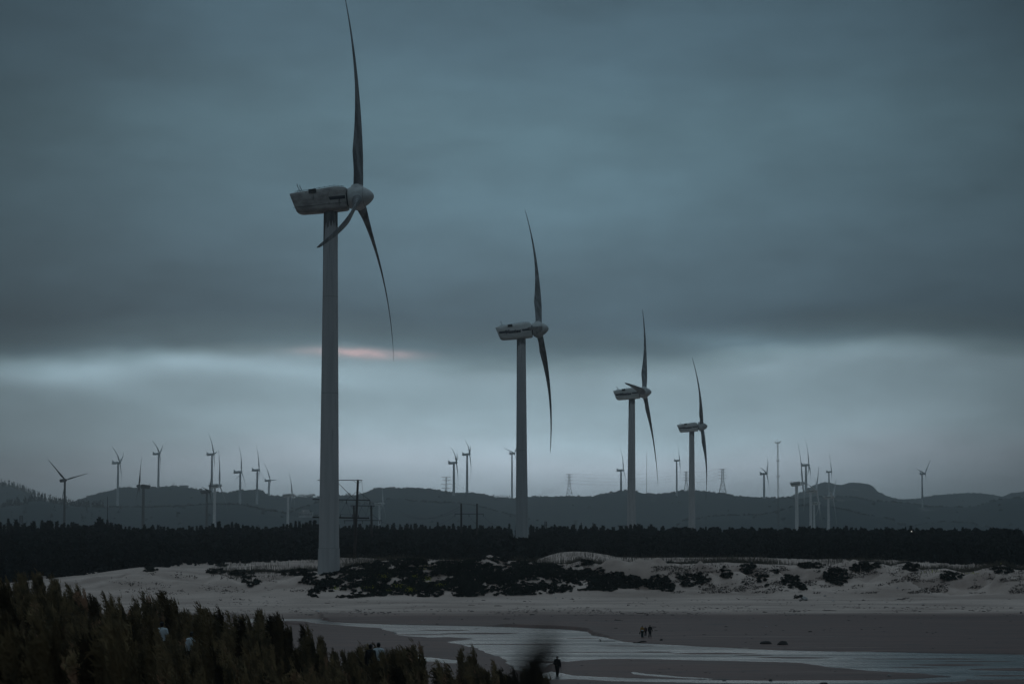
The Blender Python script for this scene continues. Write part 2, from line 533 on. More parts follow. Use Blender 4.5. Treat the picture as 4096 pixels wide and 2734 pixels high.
def sdist(X, Y, P):
    """signed distance, positive inside"""
    dmin = np.full(X.shape, 1e9)
    inside = np.zeros(X.shape, bool)
    n = len(P)
    for i in range(n):
        x1, y1 = P[i]
        x2, y2 = P[(i + 1) % n]
        dx, dy = x2 - x1, y2 - y1
        t = np.clip(((X - x1) * dx + (Y - y1) * dy) / (dx * dx + dy * dy + 1e-9), 0, 1)
        d = np.hypot(X - x1 - t * dx, Y - y1 - t * dy)
        dmin = np.minimum(dmin, d)
        c = ((y1 > Y) != (y2 > Y))
        with np.errstate(divide='ignore', invalid='ignore'):
            xi = dx * (Y - y1) / (dy if abs(dy) > 1e-9 else 1e-9) + x1
        inside ^= c & (X < xi)
    return np.where(inside, dmin, -dmin)


def sstep(a, b, x):
    t = np.clip((x - a) / (b - a), 0, 1)
    return t * t * (3 - 2 * t)


KD = np.array([0, 14, 35, 60, 110, 122, 160, 190, 372, 405, 437, 449, 463, 476, 500, 560, 700, 1300, 3000, 9000], float)


def zfun(t, D):
    t, D = np.broadcast_arrays(np.asarray(t, float), np.asarray(D, float))
    px = 2048 + F * t * 1.003
    X = t * D
    s = S_pl(px)
    g110 = np.maximum(HC + e_row(s) * 110 - 2.7, 1.3)
    g60 = np.clip(HC + e_row(s + 190) * 60 - 2.5, 2.2, 8.6)
    g35 = np.clip(HC + e_row(s + 330) * 35 - 2.2, 3.5, 8.9)
    cr_ = HC + e_row(CREST(px)) * 463
    foot = np.interp(px, [-500, 600, 1100, 1300, 4096], [1.9, 2.3, 2.6, 2.75, 2.7])
    mid = np.interp(px, [0, 700, 1150, 1350, 2500, 2800, 4096], [0.62, 0.62, 0.55, 0.62, 0.62, 0.55, 0.5])
    bk = HC + e_row(BACK(px)) * 560
    one = np.ones_like(t)
    vals = [9.4 * one, 9.3 * one, g35, g60, g110, g110 - 1.0, 0.9 * one, 0.3 * one, 0.22 * one, 0.9 * one, foot,
            foot + (cr_ - foot) * mid, cr_, cr_ - 0.25, np.minimum(cr_ - 0.9, bk - 0.6), bk, bk * 0.6 + 3.6, 8.6 * one, 6.5 * one, 6.5 * one]
    V = np.stack([np.broadcast_to(v, t.shape) for v in vals])
    k = np.clip(np.searchsorted(KD, D, side='right') - 1, 0, len(KD) - 2)
    f = (D - KD[k]) / (KD[k + 1] - KD[k])
    f = np.clip(f, 0, 1)
    va = np.take_along_axis(V, k[None], 0)[0]
    vb = np.take_along_axis(V, (k + 1)[None], 0)[0]
    fs = np.where((k >= 9) & (k <= 12), f, f * f * (3 - 2 * f) * 0.5 + f * 0.5)
    z = va + (vb - va) * fs
    # dune lumps
    dm = sstep(436, 450, D) * (1 - sstep(461, 469, D))
    rough = np.interp(px, [0, 1150, 1400, 4096], [0.35, 0.45, 1.0, 1.0])
    lump = (fbm(X / 7.5 + D / 16, D / 6.0, 11, 4) * 4.6 + (np.abs(fbm(X / 13.0 + D / 12, D / 10.0, 15, 3)) * -4.6 + 1.1)) * (1 - 0.72 * sstep(458, 462, D) * (1 - sstep(464, 468, D)))
    lump = np.where(D > 453, lump * (1 - sstep(453, 457, D)) + np.minimum(lump, 0.15) * 0.6 * sstep(453, 457, D), lump)
    z = z + dm * rough * lump
    z = z + sstep(405, 436, D) * (1 - sstep(470, 520, D)) * fbm(X / 20.0, D / 11.0, 5, 4) * 0.8 * np.interp(px, [0, 1200, 1600], [1.0, 0.8, 0.4])
    # wave-cut plain with channels
    fm = sstep(185, 195, D) * (1 - sstep(366, 392, D))
    return np.where(fm > 0, z + fm * 0, z) + sstep(20, 60, D) * (1 - sstep(400, 440, D)) * 0.0 + 0.03 * fbm(X / 1.3, D / 1.3, 3, 3) * sstep(190, 380, D) * (1 - sstep(300, 600, D) * 0.2) + 0.35 * fbm(X / 6.0, D / 6.0, 9, 3) * sstep(18, 60, D) * (1 - sstep(110, 170, D))


def river(X, D, z):
    wx = X + 1.4 * fbm(X / 6, D / 9, 21, 4)
    wy = D + 1.5 * fbm(X / 5, D / 7, 22, 4)
    sd = np.full(X.shape, -1e9)
    for P in WPOLY:
        sd = np.maximum(sd, sdist(wx, wy, P))
    out = -sd
    px = 2048 + F * X / D
    # dry side height, low banks on the far shore
    slope = np.interp(px, [900, 1290, 1300, 1900, 1960, 2390, 2400, 4200], [0.02, 0.02, 0.02, 0.02, 0.02, 0.02, 0.02, 0.02])
    bar = np.minimum(0.04 + 0.015 * out, 0.28)
    far_side = D > np.interp(px, [900, 1300, 1900, 2400, 3000, 4096], [400, 350, 340, 300, 275, 262])
    cut = np.where(far_side & (px < 1292), 0.42, 0) + np.where(far_side & (px > 1960) & (px < 2378), 0.30, 0) + np.where(far_side & (px > 2420), 0.12, 0)
    ends = sstep(1930, 2040, px) * (1 - sstep(2365, 2480, px)) + (1 - sstep(1200, 1300, px))
    cut = np.where(far_side, 0.06, 0) + np.where(far_side, 0.34, 0) * np.clip(ends, 0, 1)
    cut = cut * sstep(0.0, 0.25, out) * np.exp(-np.maximum(out, 0) / 22.0)
    bump_ = np.maximum(fbm(X / 5.0, D / 3.0, 31, 4), 0) * 0.10
    land = np.maximum(z * 0 + bar + cut, 0) + bump_ * sstep(0.5, 4, out)
    ramp_up = sstep(372, 408, D)
    land = land * (1 - ramp_up) + np.maximum(z, land) * ramp_up
    wet = -np.minimum(0.05 + 0.05 * sd, 0.16)
    for (a, r, wx_, hr, h) in SHOALS:
        d = ray(a, r)
        Dm = -HC / d[2]
        hy = hr * Dm * Dm / (F * HC)
        q = ((X - d[0] * Dm) / (wx_ * Dm / F)) ** 2 + ((D - Dm) / hy) ** 2
        q = q + 0.8 * fbm(X / 3, D / 4, 40, 3)
        wet = np.maximum(wet, np.where(q < 1.2, h * (1 - q) + 0.0, -1))
    return np.where(sd > 0, wet, land)


def ground_z(t, D):
    t, D = np.broadcast_arrays(np.asarray(t, float), np.asarray(D, float))
    z = zfun(t, D)
    fm = sstep(186, 194, D) * (1 - sstep(400, 408, D))
    if np.any(fm > 0):
        rz = river(t * D, D, z)
        # the pools behind the saplings keep the slope's own height
        z = z * (1 - fm) + rz * fm
    return z


tt = np.concatenate([np.linspace(-0.40, -0.235, 40)[:-1], np.linspace(-0.235, 0.235, 1000), np.linspace(0.235, 0.40, 40)[1:]])
DD = np.concatenate([np.linspace(1.0, 20, 10)[:-1], np.linspace(20, 130, 70)[:-1], np.linspace(130, 196, 30)[:-1], np.linspace(196, 270, 110)[:-1], np.linspace(270, 436, 180)[:-1],
                     np.linspace(436, 505, 110)[:-1], np.linspace(505, 620, 60)[:-1], np.geomspace(620, 8400, 70)])
TT, DG = np.meshgrid(tt, DD)
ZZ = ground_z(TT, DG)
GP = np.stack([TT * DG, DG, ZZ], -1)
GP = GP[:, ::1]


def col_z(t):
    k = int(np.clip(np.searchsorted(tt, t) - 1, 0, len(tt) - 2))
    f = (t - tt[k]) / (tt[k + 1] - tt[k])
    return ZZ[:, k] * (1 - f) + ZZ[:, k + 1] * f


def gz(X, Y):
    return float(np.interp(Y, DD, col_z(X / Y)))


def gpt(px, row, lo=150.0, hi=620.0):
    """first terrain point seen through a pixel"""
    d = ray(px, row)
    z = col_z(d[0])
    i0, i1 = np.searchsorted(DD, lo), np.searchsorted(DD, hi)
    Ds = DD[i0:i1]
    g = z[i0:i1] - (HC + d[2] * Ds)
    k = int(np.argmax(g >= 0))
    if g[k] < 0:
        k = len(Ds) - 1
    elif k > 0:
        f = -g[k - 1] / (g[k] - g[k - 1])
        D = Ds[k - 1] + f * (Ds[k] - Ds[k - 1])
        return np.array([d[0] * D, D, HC + d[2] * D])
    D = Ds[k]
    return np.array([d[0] * D, D, z[i0 + k]])


def sand_material():
    m = bpy.data.materials.new('sand')
    m.use_nodes = True
    n, l = m.node_tree.nodes, m.node_tree.links
    b = n['Principled BSDF']
    g = n.new('ShaderNodeNewGeometry')
    s = n.new('ShaderNodeSeparateXYZ')
    l.new(g.outputs['Position'], s.inputs[0])

    def noise_(sc, det=5, off=0.0, dist=0.0):
        mp = n.new('ShaderNodeMapping')
        mp.inputs['Scale'].default_value = sc
        mp.inputs['Location'].default_value = (off, off, off)
        l.new(g.outputs['Position'], mp.inputs[0])
        no = n.new('ShaderNodeTexNoise')
        no.inputs['Scale'].default_value = 1.0
        no.inputs['Detail'].default_value = det
        no.inputs['Distortion'].default_value = dist
        l.new(mp.outputs[0], no.inputs['Vector'])
        return no.outputs['Fac']

    def mrange(v, a, b_, c=0.0, d=1.0):
        r = n.new('ShaderNodeMapRange')
        r.inputs['From Min'].default_value = a
        r.inputs['From Max'].default_value = b_
        r.inputs['To Min'].default_value = c
        r.inputs['To Max'].default_value = d
        l.new(v, r.inputs['Value'])
        return r.outputs[0]

    def mth(op, a, b_):
        r = n.new('ShaderNodeMath')
        r.operation = op
        for i, v in enumerate((a, b_)):
            if isinstance(v, (int, float)):
                r.inputs[i].default_value = v
            else:
                l.new(v, r.inputs[i])
        return r.outputs[0]

    def mix(f, a, b_):
        r = n.new('ShaderNodeMix')
        r.data_type = 'RGBA'
        for i, v in ((0, f), (6, a), (7, b_)):
            if isinstance(v, tuple):
                r.inputs[i].default_value = (*v, 1)
            elif isinstance(v, float):
                r.inputs[i].default_value = v
            else:
                l.new(v, r.inputs[i])
        return r.outputs[2]
    n1 = noise_((0.02, 0.08, 0.05), 5)
    y = mth('ADD', s.outputs[1], mth('MULTIPLY', mth('SUBTRACT', n1, 0.5), 14.0))
    dry = mrange(y, 396, 410)
    # wet sand: brown, with damp streaks lying along the beach
    wet = mix(mrange(noise_((0.035, 0.35, 0.1), 6, 3.0), 0.38, 0.62), SAND_WET, SAND_WET2)
    wet = mix(mrange(noise_((0.25, 0.6, 0.1), 6, 8.0), 0.62, 0.68), wet, (0.045, 0.036, 0.035))
    wet = mix(mrange(noise_((0.02, 0.9, 0.1), 4, 18.0), 0.66, 0.72), wet, SAND_DRY2)
    dryc = mix(mrange(noise_((0.05, 0.22, 0.2), 6, 5.0), 0.35, 0.65), SAND_DRY, SAND_DRY2)  # darker noise patches put shading of the dune relief into the sand colour
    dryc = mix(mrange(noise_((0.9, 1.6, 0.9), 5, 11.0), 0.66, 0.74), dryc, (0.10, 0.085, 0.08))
    c = mix(dry, wet, dryc)
    l.new(c, b.inputs['Base Color'])
    rr = mix(dry, (0.62, 0.62, 0.62), (0.95, 0.95, 0.95))
    l.new(rr, b.inputs['Roughness'])
    b.inputs['Specular IOR Level'].default_value = 0.25
    bp = n.new('ShaderNodeBump')
    bp.inputs['Strength'].default_value = 0.55
    bp.inputs['Distance'].default_value = 0.12
    hh = mth('ADD', noise_((1.1, 2.2, 1.1), 6, 2.0), mth('MULTIPLY', noise_((0.25, 0.5, 0.3), 4, 6.0), 1.2))
    l.new(hh, bp.inputs['Height'])
    l.new(bp.outputs[0], b.inputs['Normal'])
    return m


SAND_WET, SAND_WET2 = (0.126, 0.064, 0.052), (0.080, 0.043, 0.036)
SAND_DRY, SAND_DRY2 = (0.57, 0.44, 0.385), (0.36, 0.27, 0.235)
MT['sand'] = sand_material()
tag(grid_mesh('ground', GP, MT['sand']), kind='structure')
mb = MB()
mb.add([(-3300, -250, -0.9), (3300, -250, -0.9), (3300, 8450, -0.9), (-3300, 8450, -0.9)], [(0, 1, 2, 3)])
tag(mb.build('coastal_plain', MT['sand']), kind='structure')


def water_material():
    m = bpy.data.materials.new('river_water')
    m.use_nodes = True
    n, l = m.node_tree.nodes, m.node_tree.links
    b = n['Principled BSDF']
    b.inputs['Base Color'].default_value = (0.045, 0.042, 0.040, 1)
    b.inputs['IOR'].default_value = 1.33
    b.inputs['Roughness'].default_value = 0.22
    b.inputs['Specular IOR Level'].default_value = 0.5
    g = n.new('ShaderNodeNewGeometry')

    def noise_(sc, det, off=0):
        mp = n.new('ShaderNodeMapping')
        mp.inputs['Scale'].default_value = sc
        mp.inputs['Location'].default_value = (off, off, off)
        l.new(g.outputs['Position'], mp.inputs[0])
        no = n.new('ShaderNodeTexNoise')
        no.inputs['Scale'].default_value = 1.0
        no.inputs['Detail'].default_value = det
        l.new(mp.outputs[0], no.inputs['Vector'])
        return no.outputs['Fac']
    mr = n.new('ShaderNodeMapRange')
    mr.inputs['From Min'].default_value = 0.35
    mr.inputs['From Max'].default_value = 0.70
    mr.inputs['To Min'].default_value = 0.18
    mr.inputs['To Max'].default_value = 0.38
    l.new(noise_((0.03, 0.16, 1), 5, 4), mr.inputs['Value'])
    l.new(mr.outputs[0], b.inputs['Roughness'])
    bp = n.new('ShaderNodeBump')
    bp.inputs['Strength'].default_value = 1.0
    bp.inputs['Distance'].default_value = 0.08
    l.new(noise_((2.4, 4.5, 1), 4), bp.inputs['Height'])
    l.new(bp.outputs[0], b.inputs['Normal'])
    return m


mb = MB()
mb.add([(-150, 188, 0), (190, 188, 0), (190, 425, 0), (-150, 425, 0)], [(0, 1, 2, 3)])
tag(mb.build('river_water', water_material()), kind='structure')

# ------------------------------------------------------------------ hills
RIDGE = {
    'F': (6600, [(-900, 2010), (2600, 2080), (2900, 2040), (3140, 1992), (3200, 1972), (3260, 1940), (3300, 1927), (3340, 1936), (3370, 1939), (3400, 1929), (3440, 1931), (3480, 1937), (3500, 1950),
                 (3512, 1966), (3560, 1986), (3600, 1996), (3680, 1993), (3750, 1979), (3850, 1972), (3920, 1971), (3960, 1976), (4010, 1986), (4050, 1971), (4096, 1967), (4600, 1975)]),
    'A': (5200, [(-900, 1960), (-200, 1925), (0, 1942), (30, 1943), (60, 1953), (120, 1976), (180, 2001), (240, 2019), (300, 2040), (500, 2090), (700, 2120), (1500, 2150), (4600, 2180)]),
    'C': (4600, [(-900, 2120), (200, 2090), (270, 2015), (295, 2008), (330, 1991), (380, 1976), (440, 1961), (480, 1951), (560, 1948), (620, 1948), (680, 1944), (740, 1947), (800, 1958), (850, 1967), (910, 1971),
                 (950, 1964), (1000, 1958), (1040, 1960), (1060, 1972), (1090, 1983), (1150, 1986), (1200, 1990), (1270, 1986), (1350, 1983), (1410, 1983), (1460, 1969), (1500, 1953), (1560, 1950),
                 (1620, 1952), (1700, 1954), (1760, 1960), (1810, 1970), (1900, 1971), (1950, 1979), (1980, 1990), (2060, 1993), (2100, 1986), (2200, 1986), (2260, 1983), (2370, 1986), (2430, 1971),
                 (2500, 1960), (2540, 1963), (2570, 1972), (2630, 1976), (2700, 1967), (2720, 1963), (2820, 1963), (2880, 1972), (2950, 1983), (3050, 1990), (3150, 1989), (3220, 2000), (3320, 2030), (3500, 2080), (4600, 2150)]),
    'E': (4200, [(-900, 2180), (2900, 2150), (3100, 2040), (3180, 2003), (3250, 1989), (3300, 1986), (3400, 1986), (3450, 1993), (3480, 2003), (3560, 2006), (3640, 2011), (3720, 2025), (3800, 2025),
                 (3860, 2028), (3920, 2020), (3970, 2001), (4020, 1993), (4096, 1989), (4600, 1985)]),
    'H': (3600, [(-900, 2190), (1050, 2130), (1170, 2045), (1240, 2016), (1300, 2000), (1400, 2008), (1500, 2016), (1540, 1997), (1570, 1991), (1610, 1993), (1640, 2001), (1700, 2004), (1760, 2009), (1810, 2006), (1870, 2013),
                 (1920, 2026), (1980, 2041), (2040, 2056), (2120, 2076), (2250, 2100), (2500, 2150), (4600, 2190)]),
    'B': (3400, [(-900, 2020), (0, 2030), (40, 2021), (90, 2019), (110, 2003), (160, 2000), (200, 2008), (300, 2022), (400, 2028), (500, 2026), (600, 2028), (700, 2024), (790, 2019), (900, 2016),
                 (960, 2017), (1010, 2030), (1050, 2038), (1100, 2044), (1180, 2061), (1240, 2086), (1350, 2112), (1700, 2150), (4600, 2190)]),
    'G': (3500, [(-900, 2190), (2450, 2150), (2700, 2108), (2740, 2078), (2800, 2067), (2900, 2061), (3050, 2056), (3110, 2046), (3170, 2026), (3230, 2019), (3300, 2021), (3380, 2036), (3450, 2056), (3520, 2066),
                 (3570, 2076), (3590, 2091), (3640, 2106), (3700, 2091), (3780, 2086), (3880, 2088), (3930, 2101), (3990, 2116), (4200, 2125), (4600, 2130)]),
}
HW = {'F': 1300, 'A': 1100, 'C': 900, 'E': 800, 'H': 500, 'B': 620, 'G': 520}


def ridge_D(k, t):
    D0 = RIDGE[k][0]
    return D0 * (1 + 0.03 * np.sin(t * 31 + D0) + 0.015 * np.sin(t * 83 + 2 * D0))


def hill_z(k, t, D):
    px = 2048 + F * t * 1.003
    Dr = ridge_D(k, t)
    row = prof(RIDGE[k][1])(px)
    zr = HC + e_row(row) * Dr
    W = HW[k]
    s = np.clip((D - (Dr - W)) / W, 0, 1)
    sb = np.clip(((Dr + W * 1.3) - D) / (W * 1.3), 0, 1)
    q = np.where(D < Dr, s, sb)
    bell = np.sin(q * math.pi / 2) ** 1.15
    X = t * D
    lumps = fbm(X / 170, D / 170, 51, 5) * 22 * (bell * (1 - bell)) * 4 * 0.35
    micro = fbm(X / 34, D / 34, 71, 3) * 1.5 * bell
    return 5.0 + (zr - 5.0) * bell + lumps + micro - 1.0


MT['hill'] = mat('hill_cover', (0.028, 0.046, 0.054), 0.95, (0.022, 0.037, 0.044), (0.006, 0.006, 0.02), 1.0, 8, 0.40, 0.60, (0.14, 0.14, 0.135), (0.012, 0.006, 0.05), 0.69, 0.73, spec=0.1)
hill_nodes = []
for k in RIDGE:
    D0 = RIDGE[k][0]
    W = HW[k]
    th = np.linspace(-0.29, 0.27, 900)
    q = np.concatenate([np.linspace(-W * 1.0, 0, 56)[:-1], np.linspace(0, W * 1.3, 20)])
    T2, Q2 = np.meshgrid(th, q)
    D2 = ridge_D(k, T2) + Q2
    Z2 = hill_z(k, T2, D2)
    P = np.stack([T2 * D2, D2, Z2], -1)
    if D0 + W * 1.3 > 8400:
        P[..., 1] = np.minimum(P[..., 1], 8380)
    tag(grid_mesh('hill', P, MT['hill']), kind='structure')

# wooded cover on the hills: clumps standing up from the slopes, conifers on the left
quads = []


def tree_quads(base, h, w, n, conifer, r):
    c = np.array(base, float)
    u = r.random(n)
    if conifer:
        hh = u
        rad = (1 - u) * w * 0.5 + 0.05 * w
    else:
        hh = 0.15 + 0.85 * u
        rad = w * 0.55 * np.sqrt(np.clip(1 - (2 * hh - 1.0) ** 2, 0.05, 1))
    ang = r.random(n) * 2 * math.pi
    rr = rad * np.sqrt(r.random(n))
    P = c + np.stack([np.cos(ang) * rr, np.sin(ang) * rr, hh * h], 1)
    s = (0.16 if conifer else 0.22) * w * (0.6 + 0.8 * r.random(n))
    A = r.normal(size=(n, 3))
    A /= np.linalg.norm(A, axis=1)[:, None]
    B = np.cross(A, r.normal(size=(n, 3)))
    B /= np.linalg.norm(B, axis=1)[:, None]
    A, B = A * s[:, None], B * s[:, None]
    if conifer:
        B[:, 2] *= 1.6
    return np.stack([P - A - B, P + A - B * 0.6, P + A * 0.8 + B, P - A * 0.7 + B * 0.8], 1)


rw = np.random.default_rng(12)
for k, npts, pxr in (('B', 420, (-50, 1150)), ('C', 480, (250, 3250)), ('E', 190, (3150, 4200)), ('H', 150, (1150, 2150)), ('G', 210, (2700, 4050)), ('A', 260, (-50, 330)), ('F', 150, (3150, 4200))):
    for _ in range(npts):
        px = rw.uniform(*pxr)
        t = (px - 2048) / F
        Dr = float(ridge_D(k, t))
        top = rw.random() < 0.86
        D = Dr - (rw.uniform(0, 12) if top else rw.uniform(10, HW[k] * 0.7))
        z = float(hill_z(k, t, D)) - 0.5
        conif = (k == 'A') or (k == 'B' and px < 520)
        if k == 'B' and px < 420:
            h, w = rw.uniform(5, 13), rw.uniform(3.5, 6)
        elif k == 'A':
            h, w = rw.uniform(6, 16), rw.uniform(4, 6)
        else:
            h, w = rw.uniform(1.2, 3.2), rw.uniform(3, 6.5)
        quads.append(tree_quads((t * D, D, z), h, w, 16, conif, rw))
# sparse row of trees on the saddle, and a small grove right of it
for px in np.concatenate([np.arange(1172, 1262, 5.2), np.arange(1385, 1404, 4), np.arange(1975, 2040, 9)]):
    t = (px - 2048) / F
    D = float(ridge_D('C', t))
    z = float(hill_z('C', t, D)) - 0.5
    quads.append(tree_quads((t * D, D, z + 1.2), rw.uniform(4.5, 7.5), 3.4, 16, False, rw))
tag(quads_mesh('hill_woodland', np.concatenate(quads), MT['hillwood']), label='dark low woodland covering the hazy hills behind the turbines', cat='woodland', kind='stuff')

# ------------------------------------------------------------------ forest band behind the dunes
TOPL = prof([(-300, 2090), (0, 2092), (50, 2086), (100, 2097), (200, 2087), (240, 2094), (310, 2098), (335, 2112), (380, 2094), (400, 2084), (450, 2092), (540, 2112), (620, 2102), (720, 2116), (800, 2107), (950, 2094),
             (1000, 2108), (1100, 2111), (1160, 2097), (1190, 2087), (1250, 2090), (1380, 2103), (1500, 2101), (1600, 2097), (1700, 2101), (1800, 2102), (1900, 2107), (2000, 2107),
             (2100, 2112), (2150, 2106), (2250, 2106), (2350, 2112), (2500, 2106), (2560, 2102), (2700, 2111), (2900, 2116), (3100, 2117), (3300, 2112), (3450, 2113), (3463, 2136), (3490, 2143),
             (3512, 2128), (3545, 2112), (3700, 2119), (3900, 2124), (4096, 2127), (4400, 2130)])
rf = np.random.default_rng(5)
quads = []
for _ in range(4300):
    px = rf.uniform(-350, 4450)
    d0 = 577 if px > 690 else (500 if px > 350 else 480)
    D = d0 + (820 - d0) * rf.random() ** 0.75
    t = (px - 2048) / F
    if abs(px - 2089) < 60 and D > 700:
        D = 690
    z = float(zfun(np.array([t]), np.array([D]))[0])
    toprow = np.interp(D, [480, 577, 730, 820], [2262, 2196, 2150, 2117]) + rf.normal() * 4
    if px < 690:
        toprow = np.interp(D, [480, 600, 820], [2262, 2180, 2114]) + rf.normal() * 4
    h = max(HC + float(e_row(toprow)) * D - z, 0.7)
    w = min(max(h * 0.45, 1.3), 3.2) * rf.uniform(0.8, 1.3)
    quads.append(tree_quads((t * D, D, z), h, w, int(26 + 12 * h), rf.random() < 0.35, rf))
tag(quads_mesh('forest', np.concatenate(quads), MT['forest']), label='dense dark casuarina plantation filling the band behind the dunes', cat='forest', kind='stuff')


def crown_variant(i):
    r = np.random.default_rng(100 + i)
    n = 620
    u = r.random(n) ** 0.8
    lean = r.uniform(-0.04, 0.06)
    hh = 0.18 + 0.84 * u
    shape = (1 - u) ** 0.75 * (0.75 + 0.35 * np.sin(u * 17 + i) * (1 - u)) + 0.05
    wmax = r.uniform(0.15, 0.24)
    ang = r.random(n) * 2 * math.pi
    k = 0.75 + 0.35 * np.sin(ang * 3 + i) * r.random(n)
    rr = wmax * shape * k * (r.random(n) ** 0.45)
    P = np.stack([np.cos(ang) * rr + lean * hh, np.sin(ang) * rr, hh], 1)
    s = 0.020 * (0.6 + 0.8 * r.random(n))
    A = r.normal(size=(n, 3)) * np.array([1, 1, 0.6])
    A /= np.linalg.norm(A, axis=1)[:, None]
    B = np.stack([r.normal(size=n) * 0.4 + np.cos(ang) * 0.4, r.normal(size=n) * 0.4 + np.sin(ang) * 0.4, np.ones(n)], 1)
    B /= np.linalg.norm(B, axis=1)[:, None]
    A, B = A * s[:, None] * 0.7, B * s[:, None] * 2.0
    return np.stack([P - A - B, P + A - B, P + A * 0.5 + B, P - A * 0.5 + B], 1)


protos = []
for i in range(9):
    root = empty('forest_tree', (0, -500, 0))
    c = quads_mesh('crown', crown_variant(i), MT['forest'], root)
    mb = MB()
    mb.tube([(0, 0, -0.05), (0.005, 0, 0.4), (0.02, 0, 0.97)], [0.018, 0.012, 0.002], 6)
    tr = mb.build('trunk', MT['bark'], root)
    protos.append((root, c, tr))
used = [False] * 9
for i in range(298):
    px = -60 + (4216 / 298) * i + rf.uniform(-7, 7)
    t = (px - 2048) / F
    D = rf.uniform(815, 880)
    z = float(zfun(np.array([t]), np.array([D]))[0]) - 0.2
    row = float(TOPL(px)) + rf.normal() * 4.2 - (8 if rf.random() < 0.10 else 0) + 4
    h = HC + float(e_row(row)) * D - z
    k = rf.integers(0, 9)
    root, c, tr = protos[k]
    if used[k]:
        r2 = root.copy()
        scene.collection.objects.link(r2)
        for ch in (c, tr):
            q = ch.copy()
            q.parent = r2
            scene.collection.objects.link(q)
    else:
        r2 = root
        used[k] = True
    r2.location = (t * D, D, z)
    wsc = rf.uniform(0.8, 1.75)
    r2.scale = (h * wsc, h * wsc, h)
    r2.rotation_euler = (0, 0, rf.uniform(0, 6.28))
    tag(r2, 'dark casuarina tree standing in the jagged treeline along the top of the black forest band', 'tree', 'casuarina trees along the skyline of the forest band')

# ------------------------------------------------------------------ dune scrub, grass and flowers
def in_poly(px, row, poly):
    ins = False
    n = len(poly)
    for i in range(n):
        x1, y1 = poly[i]
        x2, y2 = poly[(i + 1) % n]
        if (y1 > row) != (y2 > row) and px < (x2 - x1) * (row - y1) / (y2 - y1) + x1:
            ins = not ins
    return ins


COVER = [[(1195, 2330), (1240, 2290), (1300, 2286), (1370, 2256), (1450, 2234), (1560, 2226), (1700, 2226), (1850, 2228), (2000, 2230), (2130, 2240), (2280, 2250), (2400, 2285), (2500, 2290),
          (2560, 2310), (2580, 2335), (2540, 2355), (2480, 2350), (2440, 2365), (2380, 2358), (2300, 2362), (2200, 2375), (2050, 2380), (1950, 2384), (1820, 2386), (1700, 2386), (1600, 2378), (1480, 2385),
          (1400, 2392), (1330, 2388), (1230, 2388), (1235, 2365), (1270, 2340), (1240, 2335)]]
rs = np.random.default_rng(9)
pts = []
nclump = 0
tries = 0
Cx = [COVER[0]]
while nclump < 13000 and tries < 90000:
    tries += 1
    px, row = rs.uniform(1195, 2585), rs.uniform(2226, 2392)
    if not in_poly(px, row, COVER[0]):
        continue
    X_, Y_ = px / 34.0, row / 15.0
    dens = float(fbm(X_ / 2.2, (Y_ + px / 95.0) / 1.6, 61, 5)) + 0.75 * float(vnoise(px / 10.0, row / 4.0, 62)) + 0.45 * float(vnoise(px / 4.0, row / 2.0, 63))
    edge = 0.02
    if row > 2362:
        edge = 0.16
    if 2236 < row < 2256:
        edge = 0.10
    if 1560 < px < 1720 and row < 2300:
        edge = 0.12
    if 2250 < px < 2400 and row < 2280:
        edge = 0.3
    if dens < edge - 0.18 + 0.05 * math.sin(px / 90.0):
        continue
    p = gpt(px, row, 415, 478)
    if p[1] > 468:
        continue
    pts.append((p, rs.uniform(0.15, 0.48)))
    nclump += 1


def leaf_clump(p, rad, n, r, hf=0.55, ls=0.16):
    d = r.normal(size=(n, 3))
    d /= np.linalg.norm(d, axis=1)[:, None]
    d[:, 2] = np.abs(d[:, 2])
    q = p + d * rad * np.array([1, 1, hf]) * (0.55 + 0.5 * r.random((n, 1)))
    A = r.normal(size=(n, 3))
    A /= np.linalg.norm(A, axis=1)[:, None]
    B = np.cross(A, r.normal(size=(n, 3)))
    B /= np.linalg.norm(B, axis=1)[:, None]
    s = ls * (0.5 + r.random((n, 1)))
    return np.stack([q - A * s - B * s * 0.4, q + A * s - B * s * 0.4, q + A * s * 0.6 + B * s, q - A * s * 0.5 + B * s * 0.8], 1)


for _ in range(9000):
    D = rs.uniform(471, 503)
    px = rs.uniform(2180, 4150) if rs.random() < 0.75 else rs.uniform(860, 1290)
    t = (px - 2048) / F
    if float(fbm(t * D / 9, D / 11, 64, 4)) < (-0.05 if px < 1300 else 0.03):
        continue
    pts.append((np.array([t * D, D, gz(t * D, D)]), rs.uniform(0.3, 0.8)))
quads = [leaf_clump(p, rad, 20, rs, 0.75, 0.10) for p, rad in pts]
tag(quads_mesh('dune_scrub', np.concatenate(quads), MT['scrub']), label='dark creeping scrub matted over the big central dune face', cat='scrub', kind='stuff')
# yellow flowers dotted in the scrub
q = []
for (px, row, w, h, n) in [(1534, 2312, 22, 10, 40), (1640, 2363, 20, 10, 60), (1590, 2350, 26, 10, 40), (1712, 2325, 16, 12, 46), (1345, 2360, 20, 8, 26), (1555, 2368, 12, 6, 14), (1662, 2312, 16, 6, 20), (1470, 2357, 40, 6, 20), (1760, 2345, 30, 8, 22), (1700, 2280, 40, 12, 14), (3740, 2292, 40, 6, 26), (3880, 2300, 40, 6, 26), (3980, 2262, 60, 5, 10)]:
    for _ in range(n):
        p = gpt(px + rs.normal() * w * 0.5, row + rs.normal() * h * 0.5, 415, 520) + np.array([0, -0.3, 0.42])
        q.append(leaf_clump(p, 0.05, 2, rs, 1, 0.06))
tag(quads_mesh('flower_patches', np.concatenate(q), MT['flower']), label='small yellow flowers dotted through the dune scrub', cat='flowers', kind='stuff')

